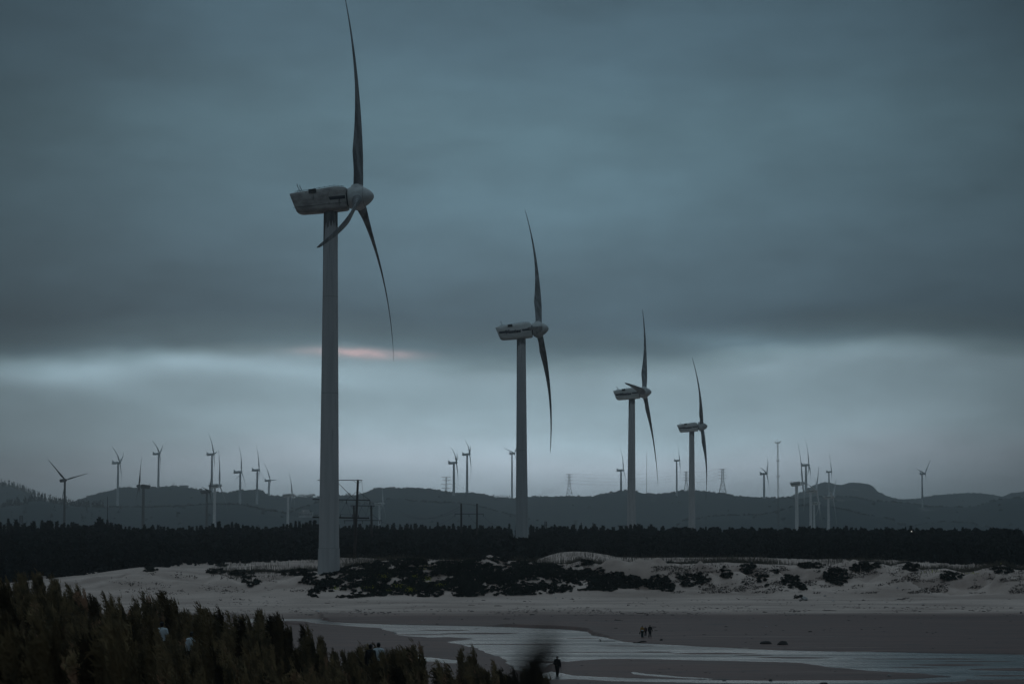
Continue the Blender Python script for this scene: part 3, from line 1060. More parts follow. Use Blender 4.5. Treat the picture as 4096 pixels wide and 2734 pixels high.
ORD = ['first', 'second', 'third', 'fourth', 'fifth', 'sixth', 'seventh', 'eighth', 'ninth', 'tenth', 'eleventh', 'twelfth', 'thirteenth', 'fourteenth', 'fifteenth', 'sixteenth', 'seventeenth',
       'eighteenth', 'nineteenth', 'twentieth', 'twenty first', 'twenty second', 'twenty third', 'twenty fourth', 'twenty fifth', 'twenty sixth', 'twenty seventh', 'twenty eighth', 'twenty ninth', 'thirtieth']
# separate shrubs: (px, row centre, width px, height px)
SHRUBS = [(600, 2277, 60, 18), (860, 2285, 80, 20), (960, 2292, 110, 22), (1003, 2325, 74, 42), (1180, 2290, 150, 26), (880, 2262, 60, 12), (2620, 2330, 110, 60), (2770, 2320, 140, 56), (2665, 2345, 60, 46), (2905, 2290, 45, 50), (2990, 2275, 60, 44),
          (3036, 2312, 30, 34), (3062, 2310, 22, 26), (2980, 2333, 28, 12), (3060, 2342, 36, 12), (3165, 2326, 80, 52), (3205, 2350, 40, 22), (3345, 2305, 95, 66), (3240, 2262, 120, 22), (3445, 2268, 90, 40), (3505, 2262, 40, 26), (3645, 2268, 70, 34),
          (3805, 2304, 90, 36), (3200, 2392, 34, 26), (4010, 2282, 90, 36), (2345, 2250, 60, 24), (2400, 2278, 34, 14), (3100, 2285, 30, 16)]
SHRUBS.sort()
for i, (px, row, w, h) in enumerate(SHRUBS):
    p0 = gpt(px, row + h * 0.42, 415, 545)
    D = p0[1]
    q = []
    n = max(int(w * h / 17), 14)
    sc = D / F
    for _ in range(n):
        ox, oy = rs.uniform(-0.5, 0.5), rs.uniform(-0.5, 0.5)
        ang = math.atan2(oy, ox)
        if ox * ox + oy * oy > 0.21 * (1 + 0.9 * float(vnoise(math.cos(ang) * 2.2 + i * 7, math.sin(ang) * 2.2, 3))) + rs.uniform(-0.03, 0.09):
            continue
        if float(vnoise((px + ox * w) / 11.0, (row - oy * h) / 5.0, 66)) + 0.6 * float(vnoise((px + ox * w) / 4.5, (row - oy * h) / 2.5, 67)) < -0.08:
            continue
        pr = gpt(px + ox * w, min(row - oy * h, row + h * 0.5), 415, 560)
        if abs(pr[1] - D) > 22:
            pr = np.array([p0[0] + ox * w * sc, p0[1] + rs.uniform(0, 2), p0[2] + (oy + 0.42) * h * sc])
        q.append(leaf_clump(pr + np.array([0, 0, 0.05]), rs.uniform(0.22, 0.5), 30, rs, 0.7, 0.11))
    root = empty('dune_shrub', p0, '%s dark scrub mound from the left among the separate mounds on the pale dunes' % ORD[i], 'shrub', 'separate scrub mounds on the dunes')
    V = np.concatenate(q) - p0
    quads_mesh('foliage', V, MT['scrub'], root)
    mb = MB()
    for _ in range(5):
        a = rs.uniform(0, 6.28)
        mb.tube([(0, 0, -0.15), (math.cos(a) * 0.3, math.sin(a) * 0.3, 0.2), (math.cos(a) * 0.9, math.sin(a) * 0.5, 0.35)], [0.05, 0.035, 0.012], 5)
    mb.build('stem', MT['bark'], root)

# thin dry grass on the sand sheet behind the dunes and speckled on slopes
q = []
for _ in range(42000):
    px = rs.uniform(850, 4096)
    zone = rs.random()
    t = (px - 2048) / F
    if zone < 0.72:
        D = 470 + 85 * rs.random() ** 1.7
        h = rs.uniform(0.3, 1.4)
    else:
        D = rs.uniform(452, 468)
        h = rs.uniform(0.15, 0.5)
    X = t * D
    if float(fbm(X / 9, D / 9, 77, 3)) < 0.02:
        continue
    z = float(ground_z(np.array([t]), np.array([D]))[0])
    a = rs.normal() * 0.12
    w = 0.03
    q.append([(X - w, D, z - 0.05), (X + w, D, z - 0.05), (X + w * 0.4 + a, D, z + h), (X - w * 0.4 + a, D, z + h)])
tag(quads_mesh('dune_grass', np.array(q), MT['drygrass']), label='sparse upright dry grass on the sand behind the dune crest', cat='grass', kind='stuff')
# low creeper specks on the right-hand dunes
q = []
for _ in range(22000):
    px, row = rs.uniform(2600, 4096), rs.uniform(2262, 2372)
    v = float(fbm(px / 60.0, row / 14.0 + px / 160.0, 88, 4))
    if v < 0.12 + 0.22 * (rs.random() - 0.5):
        continue
    p = gpt(px, row, 430, 475)
    q.append(leaf_clump(p, 0.15, 2, rs, 0.4, 0.085))
for _ in range(2500):
    px, row = rs.uniform(430, 1250), rs.uniform(2285, 2400)
    v = float(fbm(px / 60.0, row / 9.0 - px / 260.0, 89, 4))
    if v < 0.24:
        continue
    p = gpt(px, row, 380, 475)
    q.append(leaf_clump(p, 0.12, 3, rs, 0.4, 0.09))
tag(quads_mesh('creeper_patches', np.concatenate(q), MT['bark']), label='thin brown creepers speckling the dune slopes', cat='creeper', kind='stuff')
# wrack and pebbles strewn over beach
q = []
for _ in range(3600):
    u = rs.random()
    if u < 0.5:
        px, row = rs.uniform(900, 4096), rs.normal() * 9 + 2443
    elif u < 0.75:
        px, row = rs.uniform(700, 4096), rs.uniform(2390, 2440)
    else:
        px, row = rs.uniform(1700, 4096), rs.uniform(2440, 2734)
    if float(fbm(px / 110.0, row / 10.0, 99, 3)) < 0.05:
        continue
    p = gpt(px, row, 195, 450)
    if p[2] < 0.03:
        continue
    s = rs.uniform(0.02, 0.07) * (2.0 if p[1] > 300 and rs.random() < 0.10 else 1) * (1.0 if p[1] > 300 else 0.6)
    l_ = s * rs.uniform(1, 4)
    q.append(np.array([(-l_, -s * .5, 0), (l_, -s * .4, 0.0), (l_ * .7, 0, s * .8), (-l_ * .8, 0, s * .9)]) + p + np.array([0, 0, 0.0]))
    q.append(np.array([(-l_ * .8, 0, s * .9), (l_ * .7, 0, s * .8), (l_, s, 0), (-l_, s, 0)]) + p)
tag(quads_mesh('beach_wrack', np.array(q), MT['foam']), label='dark specks of seaweed and pebbles strewn across the beach', cat='wrack', kind='stuff')

# ------------------------------------------------------------------ wind turbines
TAU = math.radians(5)


def turb_axes(a):
    n = np.array([math.cos(a) * math.cos(TAU), -math.sin(a) * math.cos(TAU), math.sin(TAU)])
    u = np.array([math.sin(a), math.cos(a), 0.0])
    zt = np.array([-math.cos(a) * math.sin(TAU), math.sin(a) * math.sin(TAU), math.cos(TAU)])
    return n, u, zt


def blade_rings(hub, a, th, L, b, c, ns, nc, k=1.0, dirn=1, pitch=0.0):
    n, u, zt = turb_axes(a)
    R = math.cos(th) * zt + math.sin(th) * u
    T = -math.sin(th) * zt + math.cos(th) * u
    rings = []
    r0 = 1.55 * k
    for i in range(ns):
        s = (i / (ns - 1)) ** 1.15
        r = r0 + (L - r0) * s
        q = r / L
        P = hub + R * r - n * (b * q * q + c * (q * q - q))
        chord = k * np.interp(q, [0.03, 0.07, 0.12, 0.20, 0.30, 0.5, 0.75, 0.93, 0.985, 1.0], [1.95, 2.0, 2.5, 3.3, 2.75, 1.8, 1.12, 0.70, 0.45, 0.14])
        thick = k * np.interp(q, [0.03, 0.07, 0.12, 0.20, 0.30, 0.5, 0.75, 1.0], [1.95, 1.85, 1.3, 0.75, 0.5, 0.3, 0.17, 0.05])
        beta = math.radians(np.interp(q, [0, 0.2, 0.5, 1.0], [48, 40, 27, 17])) + pitch
        axis = np.interp(q, [0.05, 0.2, 1.0], [0.5, 0.33, 0.30])
        cv = -T * math.cos(beta) * dirn - n * math.sin(beta)
        tv = -T * math.sin(beta) * dirn + n * math.cos(beta)
        sharp = np.interp(q, [0.06, 0.2], [0.0, 1.0])
        ring = []
        for j in range(nc):
            al = 2 * math.pi * j / nc
            x = 0.5 - 0.5 * math.cos(al)
            yy = 0.5 * math.sin(al) * (1 - sharp * 0.75 * max(0.0, x - 0.25))
            ring.append(P + cv * (x - axis) * chord + tv * yy * thick)
        rings.append(ring)
    return rings


# nacelle sections in the nacelle frame: x, top, bottom, half width, x shift of the bottom edge
NAC = [(-12.95, 1.95, -1.75, 1.45, 1.15), (-12.75, 2.05, -1.95, 1.62, 1.15), (-12.1, 2.1, -2.12, 1.72, 0.9), (-11.0, 2.18, -2.2, 1.78, 0.2), (-8.0, 2.32, -2.28, 1.8, 0), (-4.1, 2.55, -2.34, 1.8, 0),
       (-2.3, 2.22, -2.3, 1.72, 0), (-1.95, 2.0, -2.15, 1.6, 0)]


def near_turbine(name, label, hubpx, D, aa, ph, L, b, c, tower_x, base_px_z, style, text, antennas, pitch=0.0):
    a = math.radians(aa)
    hub = at(hubpx[0], hubpx[1], D)
    n, u, zt = turb_axes(a)
    side = np.cross(zt, n)           # away from the camera

    def W(x, y, z):
        return hub + n * x + side * y + zt * z
    top = hub - np.array([math.cos(a), -math.sin(a), 0]) * 5.2 - np.array([0, 0, 2.2 - 0.0 + 0.45])
    tb = at(tower_x, 2200, D)
    base = np.array([tb[0], D + 5.2 * math.sin(a), base_px_z])
    root = empty(name, base, label, 'wind turbine', 'big white wind turbines marching away across the dunes and forest')
    H = top[2] + 0.6 - base[2]
    dirty = style == 'worn'
    # tower
    mb = MB()
    N_ = 40
    zs = np.concatenate([np.linspace(0.085, 1, 24)])
    rb, rt = 2.02, 1.33
    pts = [base + (top - base) * np.array([q, q, 0]) + np.array([0, 0, H * q]) for q in zs]
    mb.tube(pts, [rb + (rt - rb) * q ** 0.9 for q in zs], N_, False, ref=(0, 1, 0.01))
    tw = mb.build('tower', MT['tower'], root, base, True)
    mb = MB()
    zs2 = np.linspace(0.0, 0.085, 5)
    pts = [base + (top - base) * np.array([q, q, 0]) + np.array([0, 0, H * q]) for q in zs2]
    mb.tube(pts, [2.16, 2.13, 2.09, 2.06, 2.045], N_, False, ref=(0, 1, 0.01))
    mb.build('tower_base', MT['base'], root, base, True)
    for q in (0.085, 0.50, 0.76):
        mb = MB()
        p = base + (top - base) * np.array([q, q, 0]) + np.array([0, 0, H * q])
        r = rb + (rt - rb) * q ** 0.9 + 0.014
        mb.tube([p - (0, 0, 0.035), p + np.array([0, 0, 0.035])], [r, r], N_, ref=(0, 1, 0.01))
        mb.build('joint_ring', MT['seam'], tw, base)
    # weather stain running down from the nacelle
    mb = MB()
    V = []
    rr = np.random.default_rng(int(D))
    m = 26
    Ltop = rt + 0.012
    lens = []
    for j in range(m):
        al = math.radians(180 + 180 * j / (m - 1) * 0.999)
        edge = abs(j / (m - 1) - 0.5) * 2
        left = j / (m - 1) < 0.3
        ln = (2.2 + 2.2 * rr.random() + (9 if left else 0) * (1 - j / (m - 1) / 0.3 if left else 0) + (4.0 * edge ** 6)) * (1.0 if dirty else 0.75)
        lens.append(ln)
    f = []
    K = 6
    for j in range(m):
        al = math.radians(180 + 180 * j / (m - 1))
        for k in range(K):
            dz = lens[j] * k / (K - 1)
            q = 1 - dz / H
            p = base + (top - base) * np.array([q, q, 0]) + np.array([0, 0, H * q])
            r = rb + (rt - rb) * q ** 0.9 + 0.012
            V.append(p + np.array([math.cos(al) * r, math.sin(al) * r, 0]))
    for j in range(m - 1):
        for k in range(K - 1):
            f.append((j * K + k, j * K + k + 1, (j + 1) * K + k + 1, (j + 1) * K + k))
    mb.add(V, f)
    mb.build('grime_streak', MT['tower_dirty'], tw, base, True)
    # nacelle
    mb = MB()
    rings = []
    for (x, zt_, zb, hw, sh) in NAC:
        ring = []
        nn = 36
        for j in range(nn):
            al = 2 * math.pi * j / nn
            cx, sy = math.cos(al), math.sin(al)
            ex = 0.42
            yy = math.copysign(abs(cx) ** ex, cx) * hw
            zz = math.copysign(abs(sy) ** ex, sy)
            zz = (zt_ + zb) / 2 + zz * (zt_ - zb) / 2
            yy *= 1 - 0.10 * max(0, (zz - 0.8) / 1.8)
            ring.append(W(x + sh * (zt_ - zz) / (zt_ - zb), yy, zz))
        rings.append(ring)
    mb.loft(rings)
    nac = mb.build('nacelle', MT['nacelle_dirty' if dirty else 'nacelle'], root, base, True)
    mb = MB()
    mb.box(W(-8.35, -1.66, 1.88), (1.45, 0.36, 0.72), (n, side, zt))
    mb.build('vent', MT['black'], nac, base)
    mb = MB()
    mb.tube([W(-11.8, -1.55, 2.12), W(-11.75, -1.3, 2.22), W(-8, -1.3, 2.36), W(-4.1, -1.3, 2.60), W(-2.3, -1.3, 2.28), W(-2.2, -1.45, 2.2)], 0.035, 6)
    for x, zq in ((-11.2, 2.1), (-10, 2.15), (-9, 2.2), (-8, 2.3), (-7, 2.35), (-6, 2.4), (-5, 2.45), (-4.1, 2.5), (-3.3, 2.35), (-2.6, 2.2)):
        mb.box(W(x, -1.5, zq + 0.1), (0.08, 0.08, 0.22), (n, side, zt))
    mb.build('roof_rail', MT['black'], nac, base)
    mb = MB()
    mb.box(W(-7.6, -1.80, -0.93), (9.4, 0.07, 0.055), (n, side, zt))
    mb.build('shell_seam', MT['black' if dirty else 'seam'], nac, base)
    # stripe
    mb = MB()
    y = -1.80
    if style == 'worn':
        segs = [(-5.3, -2.1, 0.42, -0.22)]
    else:
        segs = [(-12.0, -9.95, 0.42, -0.24), (-4.95, -2.1, 0.42, -0.15)]
    for x0, x1, z1, z0 in segs:
        mb.add([W(x0 + 0.22, y - 0.012, z0), W(x1, y - 0.012, z0), W(x1, y - 0.012, z1), W(x0, y - 0.012, z1)], [(0, 1, 2, 3)])
        mb.add([W(x0 + 0.22, y + 0.1, z0), W(x1, y + 0.1, z0), W(x1, y + 0.1, z1), W(x0, y + 0.1, z1)], [(3, 2, 1, 0)])
    mb.build('stripe', MT['stripe'], nac, base)
    if text:
        cu = bpy.data.curves.new('lettering', 'FONT')
        cu.body = text
        cu.size = 1.62
        cu.shear = 0.32
        cu.offset = 0.02
        cu.space_character = 1.02
        cu.extrude = 0.012
        tmp = bpy.data.objects.new('lettering_source', cu)
        scene.collection.objects.link(tmp)
        dg = bpy.context.evaluated_depsgraph_get()
        me = bpy.data.meshes.new_from_object(tmp.evaluated_get(dg))
        bpy.data.objects.remove(tmp)
        xs = [v.co.x for v in me.vertices]
        wdt = max(xs) - min(xs)
        x0 = min(xs)
        polys = [tuple(q.vertices) for q in me.polygons]
        mb = MB()
        for kk_, dx in enumerate((-0.15, -0.10, -0.05, 0.0, 0.05, 0.10, 0.15)):
            mb.add([W((v.co.x - x0) * 4.65 / wdt - 9.85 + dx, y - 0.03 - v.co.z - 0.003 * kk_, v.co.y - 0.48) for v in me.vertices], polys)
        bpy.data.meshes.remove(me)
        mb.build('lettering', MT['stripe'], nac, base)
    # masts
    for (x, h, bend) in antennas:
        mb = MB()
        mb.tube([W(x + 0.35, -0.3, 2.15), W(x + 0.15, -0.3, 2.15 + h * 0.35), W(x - bend, -0.3, 2.15 + h * 0.7), W(x - bend * 1.1, -0.3, 2.15 + h)], [0.06, 0.05, 0.06, 0.03], 6)
        mb.tube([W(x - 0.25, -0.3, 2.15), W(x + 0.12, -0.3, 2.15 + h * 0.4)], 0.03, 5)
        mb.ball(W(x - bend, -0.3, 2.15 + h * 0.78), 0.09, 6, 5)
        mb.build('sensor_mast', MT['black'], nac, base)
    # hub
    mb = MB()
    mb.tube([W(-2.1, 0, -0.05), W(-1.5, 0, 0)], [1.55, 1.55], 28, ref=(0, 0, 1))
    mb.build('hub_collar', MT['black'], root, base, True)
    mb = MB()
    prof_ = [(-1.62, 1.75), (-1.6, 1.98), (-1.2, 2.12), (-0.3, 2.17), (0.6, 2.10), (1.3, 1.90), (1.95, 1.55), (2.5, 1.14), (2.9, 0.74), (3.12, 0.40), (3.2, 0.05)]
    mb.tube([W(x, 0, 0) for x, r in prof_], [r for x, r in prof_], 36, ref=(0, 0.01, 1))
    spn = mb.build('spinner', MT['spinner'], root, base, True)
    mb = MB()
    mb.tube([W(1.28, 0, 0), W(1.33, 0, 0)], [1.915, 1.895], 36, ref=(0, 0.01, 1))
    mb.build('panel_line', MT['steel'], spn, base)
    for k in range(3):
        th = math.radians(ph) + k * 2 * math.pi / 3
        mb = MB()
        mb.loft(blade_rings(hub, a, th, L, b, c, 34, 20, 1.0, 1, pitch))
        bl = mb.build('blade', MT['blade'], root, base, True)
        R = math.cos(th) * zt + math.sin(th) * u
        mb = MB()
        mb.tube([hub + R * 1.2, hub + R * 2.25], [1.22, 1.20], 28, ref=tuple(n))
        mb.tube([hub + R * 2.25, hub + R * 2.42], [1.08, 1.08], 28, ref=tuple(n))
        mb.build('blade_root', MT['spinner'], bl, base, True)
    return root


near_turbine('wind_turbine', 'nearest and tallest wind turbine, grey stained nacelle without lettering, standing on the dune', (1430, 790), 460, 6.5, 10.5, 44.5, 0.9, 5.2, 1315, 5.6, 'worn', None,
             [(-11.3, 1.75, 0.15), (-10.85, 1.45, 0.1)], math.radians(-13))
TAU = math.radians(5.7)
near_turbine('wind_turbine', 'second largest wind turbine, lettered nacelle, right of the nearest one, foot hidden in the forest', (2153, 1317), 734, 3.5, 25.5, 44.5, 1.2, 5.6, 2088, 6.8, 'striped', 'Vestas',
             [(-11.0, 1.75, 0.1)])
TAU = math.radians(5)
near_turbine('wind_turbine', 'third largest wind turbine with one blade swung forward across its lettered nacelle', (2576, 1569), 1020, 12, 31.5, 44.5, 0.8, 3.2, 2525, 7.0, 'striped', 'Vestas',
             [(-11.3, 1.6, 0.1), (-10.9, 1.4, 0.1)])
near_turbine('wind_turbine', 'smallest and rightmost of the four big wind turbines in the row', (2806, 1705), 1287, 4.5, 84, 43.5, 1.6, 4.6, 2768, 7.0, 'striped', 'Vestas',
             [(-11.0, 1.7, 0.1)])


def hill_surface_D(k, px, row):
    """distance at which ridge k shows at this pixel; falls back to just behind its crest"""
    t = (px - 2048) / F
    Dr = float(ridge_D(k, t))
    Ds = np.linspace(Dr - HW[k] * 0.95, Dr, 300)
    z = hill_z(k, np.full_like(Ds, t), Ds)
    zr = HC + float(e_row(row)) * Ds
    w = np.nonzero(z >= zr)[0]
    if len(w) == 0:
        return Dr
    return float(Ds[w[0]])


def far_turbine(label, hubpx, tx, base, D, aa, ph, Lpx, bl, cc, style='modern', flip=False, mark=False, group=None, nsc=1.0):
    if isinstance(base, tuple):
        k, row = base
        D = hill_surface_D(k, tx, row)
        zb = HC + float(e_row(row)) * D - 4.0
    else:
        zb = 6.0
    a = math.radians(aa)
    hub = at(hubpx[0], hubpx[1], D)
    L = Lpx * D / F
    k = L / 44.0 * nsc
    n, u, zt = turb_axes(a)
    side = np.cross(zt, n)

    def W(x, y, z):
        return hub + (n * x + side * y + zt * z) * k
    tb = at(tx, 2100, D)
    off = np.array([math.cos(a), -math.sin(a), 0]) * 5.0 * k
    base_ = np.array([hub[0] - off[0], hub[1] - off[1], zb])
    if abs(tb[0] - base_[0]) < 8 * k and not flip:
        base_[0] = tb[0]
    root = empty('wind_turbine', base_, label, 'wind turbine', group or 'distant wind turbines on the plain and hills')
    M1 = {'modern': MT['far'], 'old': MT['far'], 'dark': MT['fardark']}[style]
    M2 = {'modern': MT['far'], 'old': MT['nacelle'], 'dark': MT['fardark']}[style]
    mb = MB()
    topz = hub[2] - 1.9 * k
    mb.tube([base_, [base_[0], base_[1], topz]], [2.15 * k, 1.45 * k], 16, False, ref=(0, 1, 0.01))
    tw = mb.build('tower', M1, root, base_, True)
    if mark:
        mb = MB()
        h = topz - zb
        for i in range(mark if isinstance(mark, int) and mark > 1 else 5):
            zc = zb + h * (0.62 - 0.045 * i)
            for dz, w in ((0.0, 0.9), (0.010 * h, 0.6), (0.018 * h, 0.95)):
                mb.box((base_[0], base_[1] - 1.93 * k, zc - dz), (2.2 * k * w, 0.3 * k, 0.005 * h))
        mb.build('lettering', MT['farmark'], tw, base_)
    mb = MB()
    rings = []
    sec = NAC if style != 'modern' else [(-12.3, 1.1, -1.2, 1.2, 0.2), (-12.0, 1.6, -1.8, 1.7, 0.1), (-10, 1.9, -2.0, 1.9, 0), (-4, 2.0, -2.0, 1.9, 0), (-1.8, 1.8, -1.8, 1.7, 0)]
    for (x, z1, z0, hw, sh) in sec:
        ring = []
        for j in range(16):
            al = 2 * math.pi * j / 16
            cx, sy = math.cos(al), math.sin(al)
            yy = math.copysign(abs(cx) ** 0.5, cx) * hw
            zz = (z1 + z0) / 2 + math.copysign(abs(sy) ** 0.5, sy) * (z1 - z0) / 2
            ring.append(W(x + sh * (z1 - zz) / (z1 - z0), yy, zz))
        rings.append(ring)
    mb.loft(rings)
    nac = mb.build('nacelle', M2, root, base_, True)
    mb = MB()
    if style == 'modern':
        mb.add([W(-11.6, y, z) for y in (-1.6, 1.6) for z in (1.8, 4.6)] + [W(-8.6, y, 1.8) for y in (-1.6, 1.6)] + [W(-10.9, y, 4.4) for y in (-1.6, 1.6)],
               [(0, 4, 6, 1), (2, 3, 7, 5), (0, 1, 3, 2), (1, 6, 7, 3), (6, 4, 5, 7), (0, 2, 5, 4)])
        mb.build('cooler_top', M2, nac, base_)
    else:
        mb.box(W(-8.35, -1.66, 1.88), (1.45 * k, 0.36 * k, 0.72 * k), (n, side, zt))
        mb.build('vent', MT['black'], nac, base_)
        mb = MB()
        mb.tube([W(-11.0, 0, 2.1), W(-11.3, 0, 4.4)], [0.16 * k, 0.1 * k], 5)
        mb.build('sensor_mast', MT['black'], nac, base_)
        if style == 'old':
            mb = MB()
            mb.box(W(-7.3, -1.83, 0.05), (9.2 * k, 0.06 * k, 0.8 * k), (n, side, zt))
            mb.build('stripe', MT['stripe'], nac, base_)
    mb = MB()
    pr = [(-1.6, 1.5), (-1.4, 2.0), (0, 2.1), (1.2, 1.8), (2.2, 1.2), (2.9, 0.5), (3.1, 0.05)] if style != 'modern' else [(-1.8, 1.6), (-1.4, 1.9), (0, 2.0), (1.0, 1.7), (1.7, 1.0), (1.95, 0.1)]
    mb.tube([W(x, 0, 0) for x, r in pr], [r * k for x, r in pr], 16, ref=(0, 0.01, 1))
    mb.build('spinner', M2, root, base_, True)
    for i in range(3):
        th = math.radians(ph) + i * 2 * math.pi / 3
        mb = MB()
        mb.loft(blade_rings(hub, a, th, L, bl * L, cc * L, 18, 10, k * 0.85, 1))
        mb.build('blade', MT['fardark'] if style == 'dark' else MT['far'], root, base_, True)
    return root


G1 = 'wind turbines behind the forest band'
G2 = 'faint wind turbines on the hills'
far_turbine('dark wind turbine at far left with two blades spread in a wide V', (262, 1919), 255, None, 2000, 43.5, 75, 116, 0.0, 0.02, 'dark', group=G1, nsc=1.05)
far_turbine('pale tall wind turbine right of the V-bladed one, behind the nearer left hill', (479, 1849), 469, ('C', 2022), 0, 4, 63, 112, 0.05, 0.16, group=G2)
far_turbine('faintest wind turbine on the hilltop, left of the hilltop shed', (638, 1813), 631, ('C', 1951), 0, 6, 61.5, 98, 0.08, 0.14, group=G2)
far_turbine('dark wind turbine facing left, the only one with its nose to the left', (556, 1943), 567, None, 2300, 176, 9, 116, 0.0, 0.03, 'dark', True, group=G1, nsc=1.35)
far_turbine('very faint tall wind turbine standing right behind a pair of nearer ones', (855, 1815), 845, ('C', 1966), 0, 3, 81, 105, 0.04, 0.12, group=G2)
far_turbine('dark slender wind turbine, left one of the overlapping pair', (838, 1964), 826, None, 2450, 8, 39, 100, 0.05, 0.05, 'dark', group=G1, nsc=1.3)
far_turbine('lighter wind turbine, right one of the overlapping pair, longest blade of them', (878, 1941), 857, None, 2600, 6, 10.5, 153, 0.0, 0.10, 'old', group=G1)
far_turbine('pale hill turbine with marks down its tower, just right of the overlapping pair', (965, 1886), 959, ('C', 2017), 0, 6, 12, 111, 0.06, 0.13, mark=5, group=G2)
far_turbine('pale hill turbine with marks down its tower, second right of the overlapping pair', (1036, 1878), 1027, ('C', 2015), 0, 3, 111, 103, 0.02, 0.14, mark=6, group=G2)
far_turbine('pale short hill turbine with one blade pointing right, foot hidden by the ridge', (1081, 1920), 1074, ('C', 1980), 0, 16, 87, 84, 0.04, 0.12, group=G2)
far_turbine('grey wind turbine just left of the nearest turbine, above the white building', (1169, 1979), 1151, None, 2650, 3, 117, 92, 0.06, 0.08, 'old', group=G1, nsc=1.45)
far_turbine('white wind turbine low against the hill, right of the nearest turbine', (1532, 2014), 1517, None, 2950, 4.5, 13.5, 90, 0.03, 0.06, 'old', group=G1, nsc=1.35)
far_turbine('pale turbine with marks on its tower, beside the hill pylon', (1825, 1849), 1815, ('C', 1981), 0, 4, 60, 118, 0.06, 0.13, mark=5, group=G2)
far_turbine('pale turbine with marks on its tower, between the hill pylon and the second big turbine', (1878, 1815), 1868, ('C', 1970), 0, 4, 60, 108, 0.06, 0.13, mark=5, group=G2)
far_turbine('pale turbine half hidden by the second big turbine, blade reaching left', (2058, 1812), 2048, ('C', 1990), 0, 27, 43.5, 80, 0.10, 0.10, group=G2)
far_turbine('pale turbine just left of the third big turbine', (2493, 1879), 2485, ('C', 1962), 0, 12, 12, 96, 0.10, 0.12, group=G2)
far_turbine('pale turbine between the third and fourth big turbines', (2718, 1840), 2708, ('C', 1984), 0, 4, 84, 80, 0.03, 0.06, group=G2)
far_turbine('pale turbine left of the guyed mast, one blade curving left', (3067, 1893), 3058, ('C', 1993), 0, 18, 43.5, 100, 0.05, 0.08, group=G2)
far_turbine('faint tall turbine rising behind the right-hand cluster', (3235, 1858), 3226, ('F', 1962), 0, 3, 114, 114, 0.07, 0.10, mark=5, group=G2)
far_turbine('striped turbine, leftmost and tallest-bladed of the right-hand cluster', (3210, 1932), 3188, None, 2400, 6, 8, 172, 0.02, 0.08, 'old', group=G1)
far_turbine('turbine in the middle of the right-hand cluster, blade pointing up right', (3264, 1962), 3244, None, 2600, 21, 40.5, 134, 0.0, 0.06, 'old', group=G1, nsc=1.05)
far_turbine('pale low turbine hidden right behind the middle of the right-hand cluster', (3275, 2011), 3257, None, 2750, 4, 114, 116, 0.10, 0.06, 'old', group=G1)
far_turbine('faint small turbine above the far mountain at right', (3326, 1885), 3318, ('F', 1992), 0, 8, 114, 77, 0.05, 0.04, group=G2)
far_turbine('lone turbine at far right with speckled tower and one blade up right', (3700, 1893), 3692, ('E', 2030), 0, 37.5, 45, 82, 0.0, 0.03, mark=7, group=G2)
far_turbine('grey turbine, rightmost of the right-hand cluster', (3332, 1986), 3315, None, 2700, 19.5, 51, 118, 0.0, 0.06, 'old', group=G1, nsc=1.15)


# ------------------------------------------------------------------ lattice pylons, masts, poles
def bar(mb, a, b, r=0.25):
    mb.tube([a, b], r, 4)


def pylon(label, px, toprow, base, wtop, arms, wbase, D=None, r=0.28):
    if isinstance(base, tuple):
        D = hill_surface_D(base[0], px, base[1])
        zb = HC + float(e_row(base[1])) * D - 2
    else:
        zb = 7.0
    top = at(px, toprow, D)
    sc = D / F
    root = empty('lattice_pylon', (top[0], D, zb), label, 'pylon', 'lattice power pylons')
    o = np.array([top[0], D, zb])
    Ht = top[2] - zb
    hb, ht = wbase * sc / 2, max(wbase * sc / 2 * 0.22, 0.7)
    waist = 0.52

    def hw(q):
        return hb + (ht * 1.5 - hb) * (q / waist) if q < waist else ht * 1.5 + (ht - ht * 1.5) * (q - waist) / (1 - waist)
    mb = MB()
    lv = [0, 0.2, 0.37, 0.52, 0.62, 0.71, 0.80, 0.90, 1.0]
    cor = [(-1, -1), (1, -1), (1, 1), (-1, 1)]
    for i in range(len(lv) - 1):
        q0, q1 = lv[i], lv[i + 1]
        P0 = [o + np.array([x * hw(q0), y * hw(q0), Ht * q0]) for x, y in cor]
        P1 = [o + np.array([x * hw(q1), y * hw(q1), Ht * q1]) for x, y in cor]
        for j in range(4):
            bar(mb, P0[j], P1[j], r)
            bar(mb, P0[j], P1[(j + 1) % 4], r * 0.6)
            bar(mb, P0[(j + 1) % 4], P1[j], r * 0.6)
            bar(mb, P1[j], P1[(j + 1) % 4], r * 0.6)
    mb.build('lattice_body', MT['steel'], root, o)
    ends = []
    for (row, w) in arms:
        zz = at(px, row, D)[2]
        hwid = w * sc / 2
        mb = MB()
        for s in (-1, 1):
            e = np.array([top[0] + s * hwid, D, zz])
            bar(mb, (top[0], D - ht, zz - 0.4), e, r * 0.8)
            bar(mb, (top[0], D + ht, zz - 0.4), e, r * 0.8)
            bar(mb, (top[0], D, zz - (2.0 if row != toprow else 3.0)), e, r * 0.7)
            if row != toprow:
                bar(mb, e, e + np.array([0, 0, -2.2]), r * 0.5)
            ends.append(e)
        if row == toprow:
            bar(mb, (top[0] - hwid, D, zz), (top[0] + hwid, D, zz), r * 0.9)
        mb.build('crossarm', MT['steel'], root, o)
    return ends


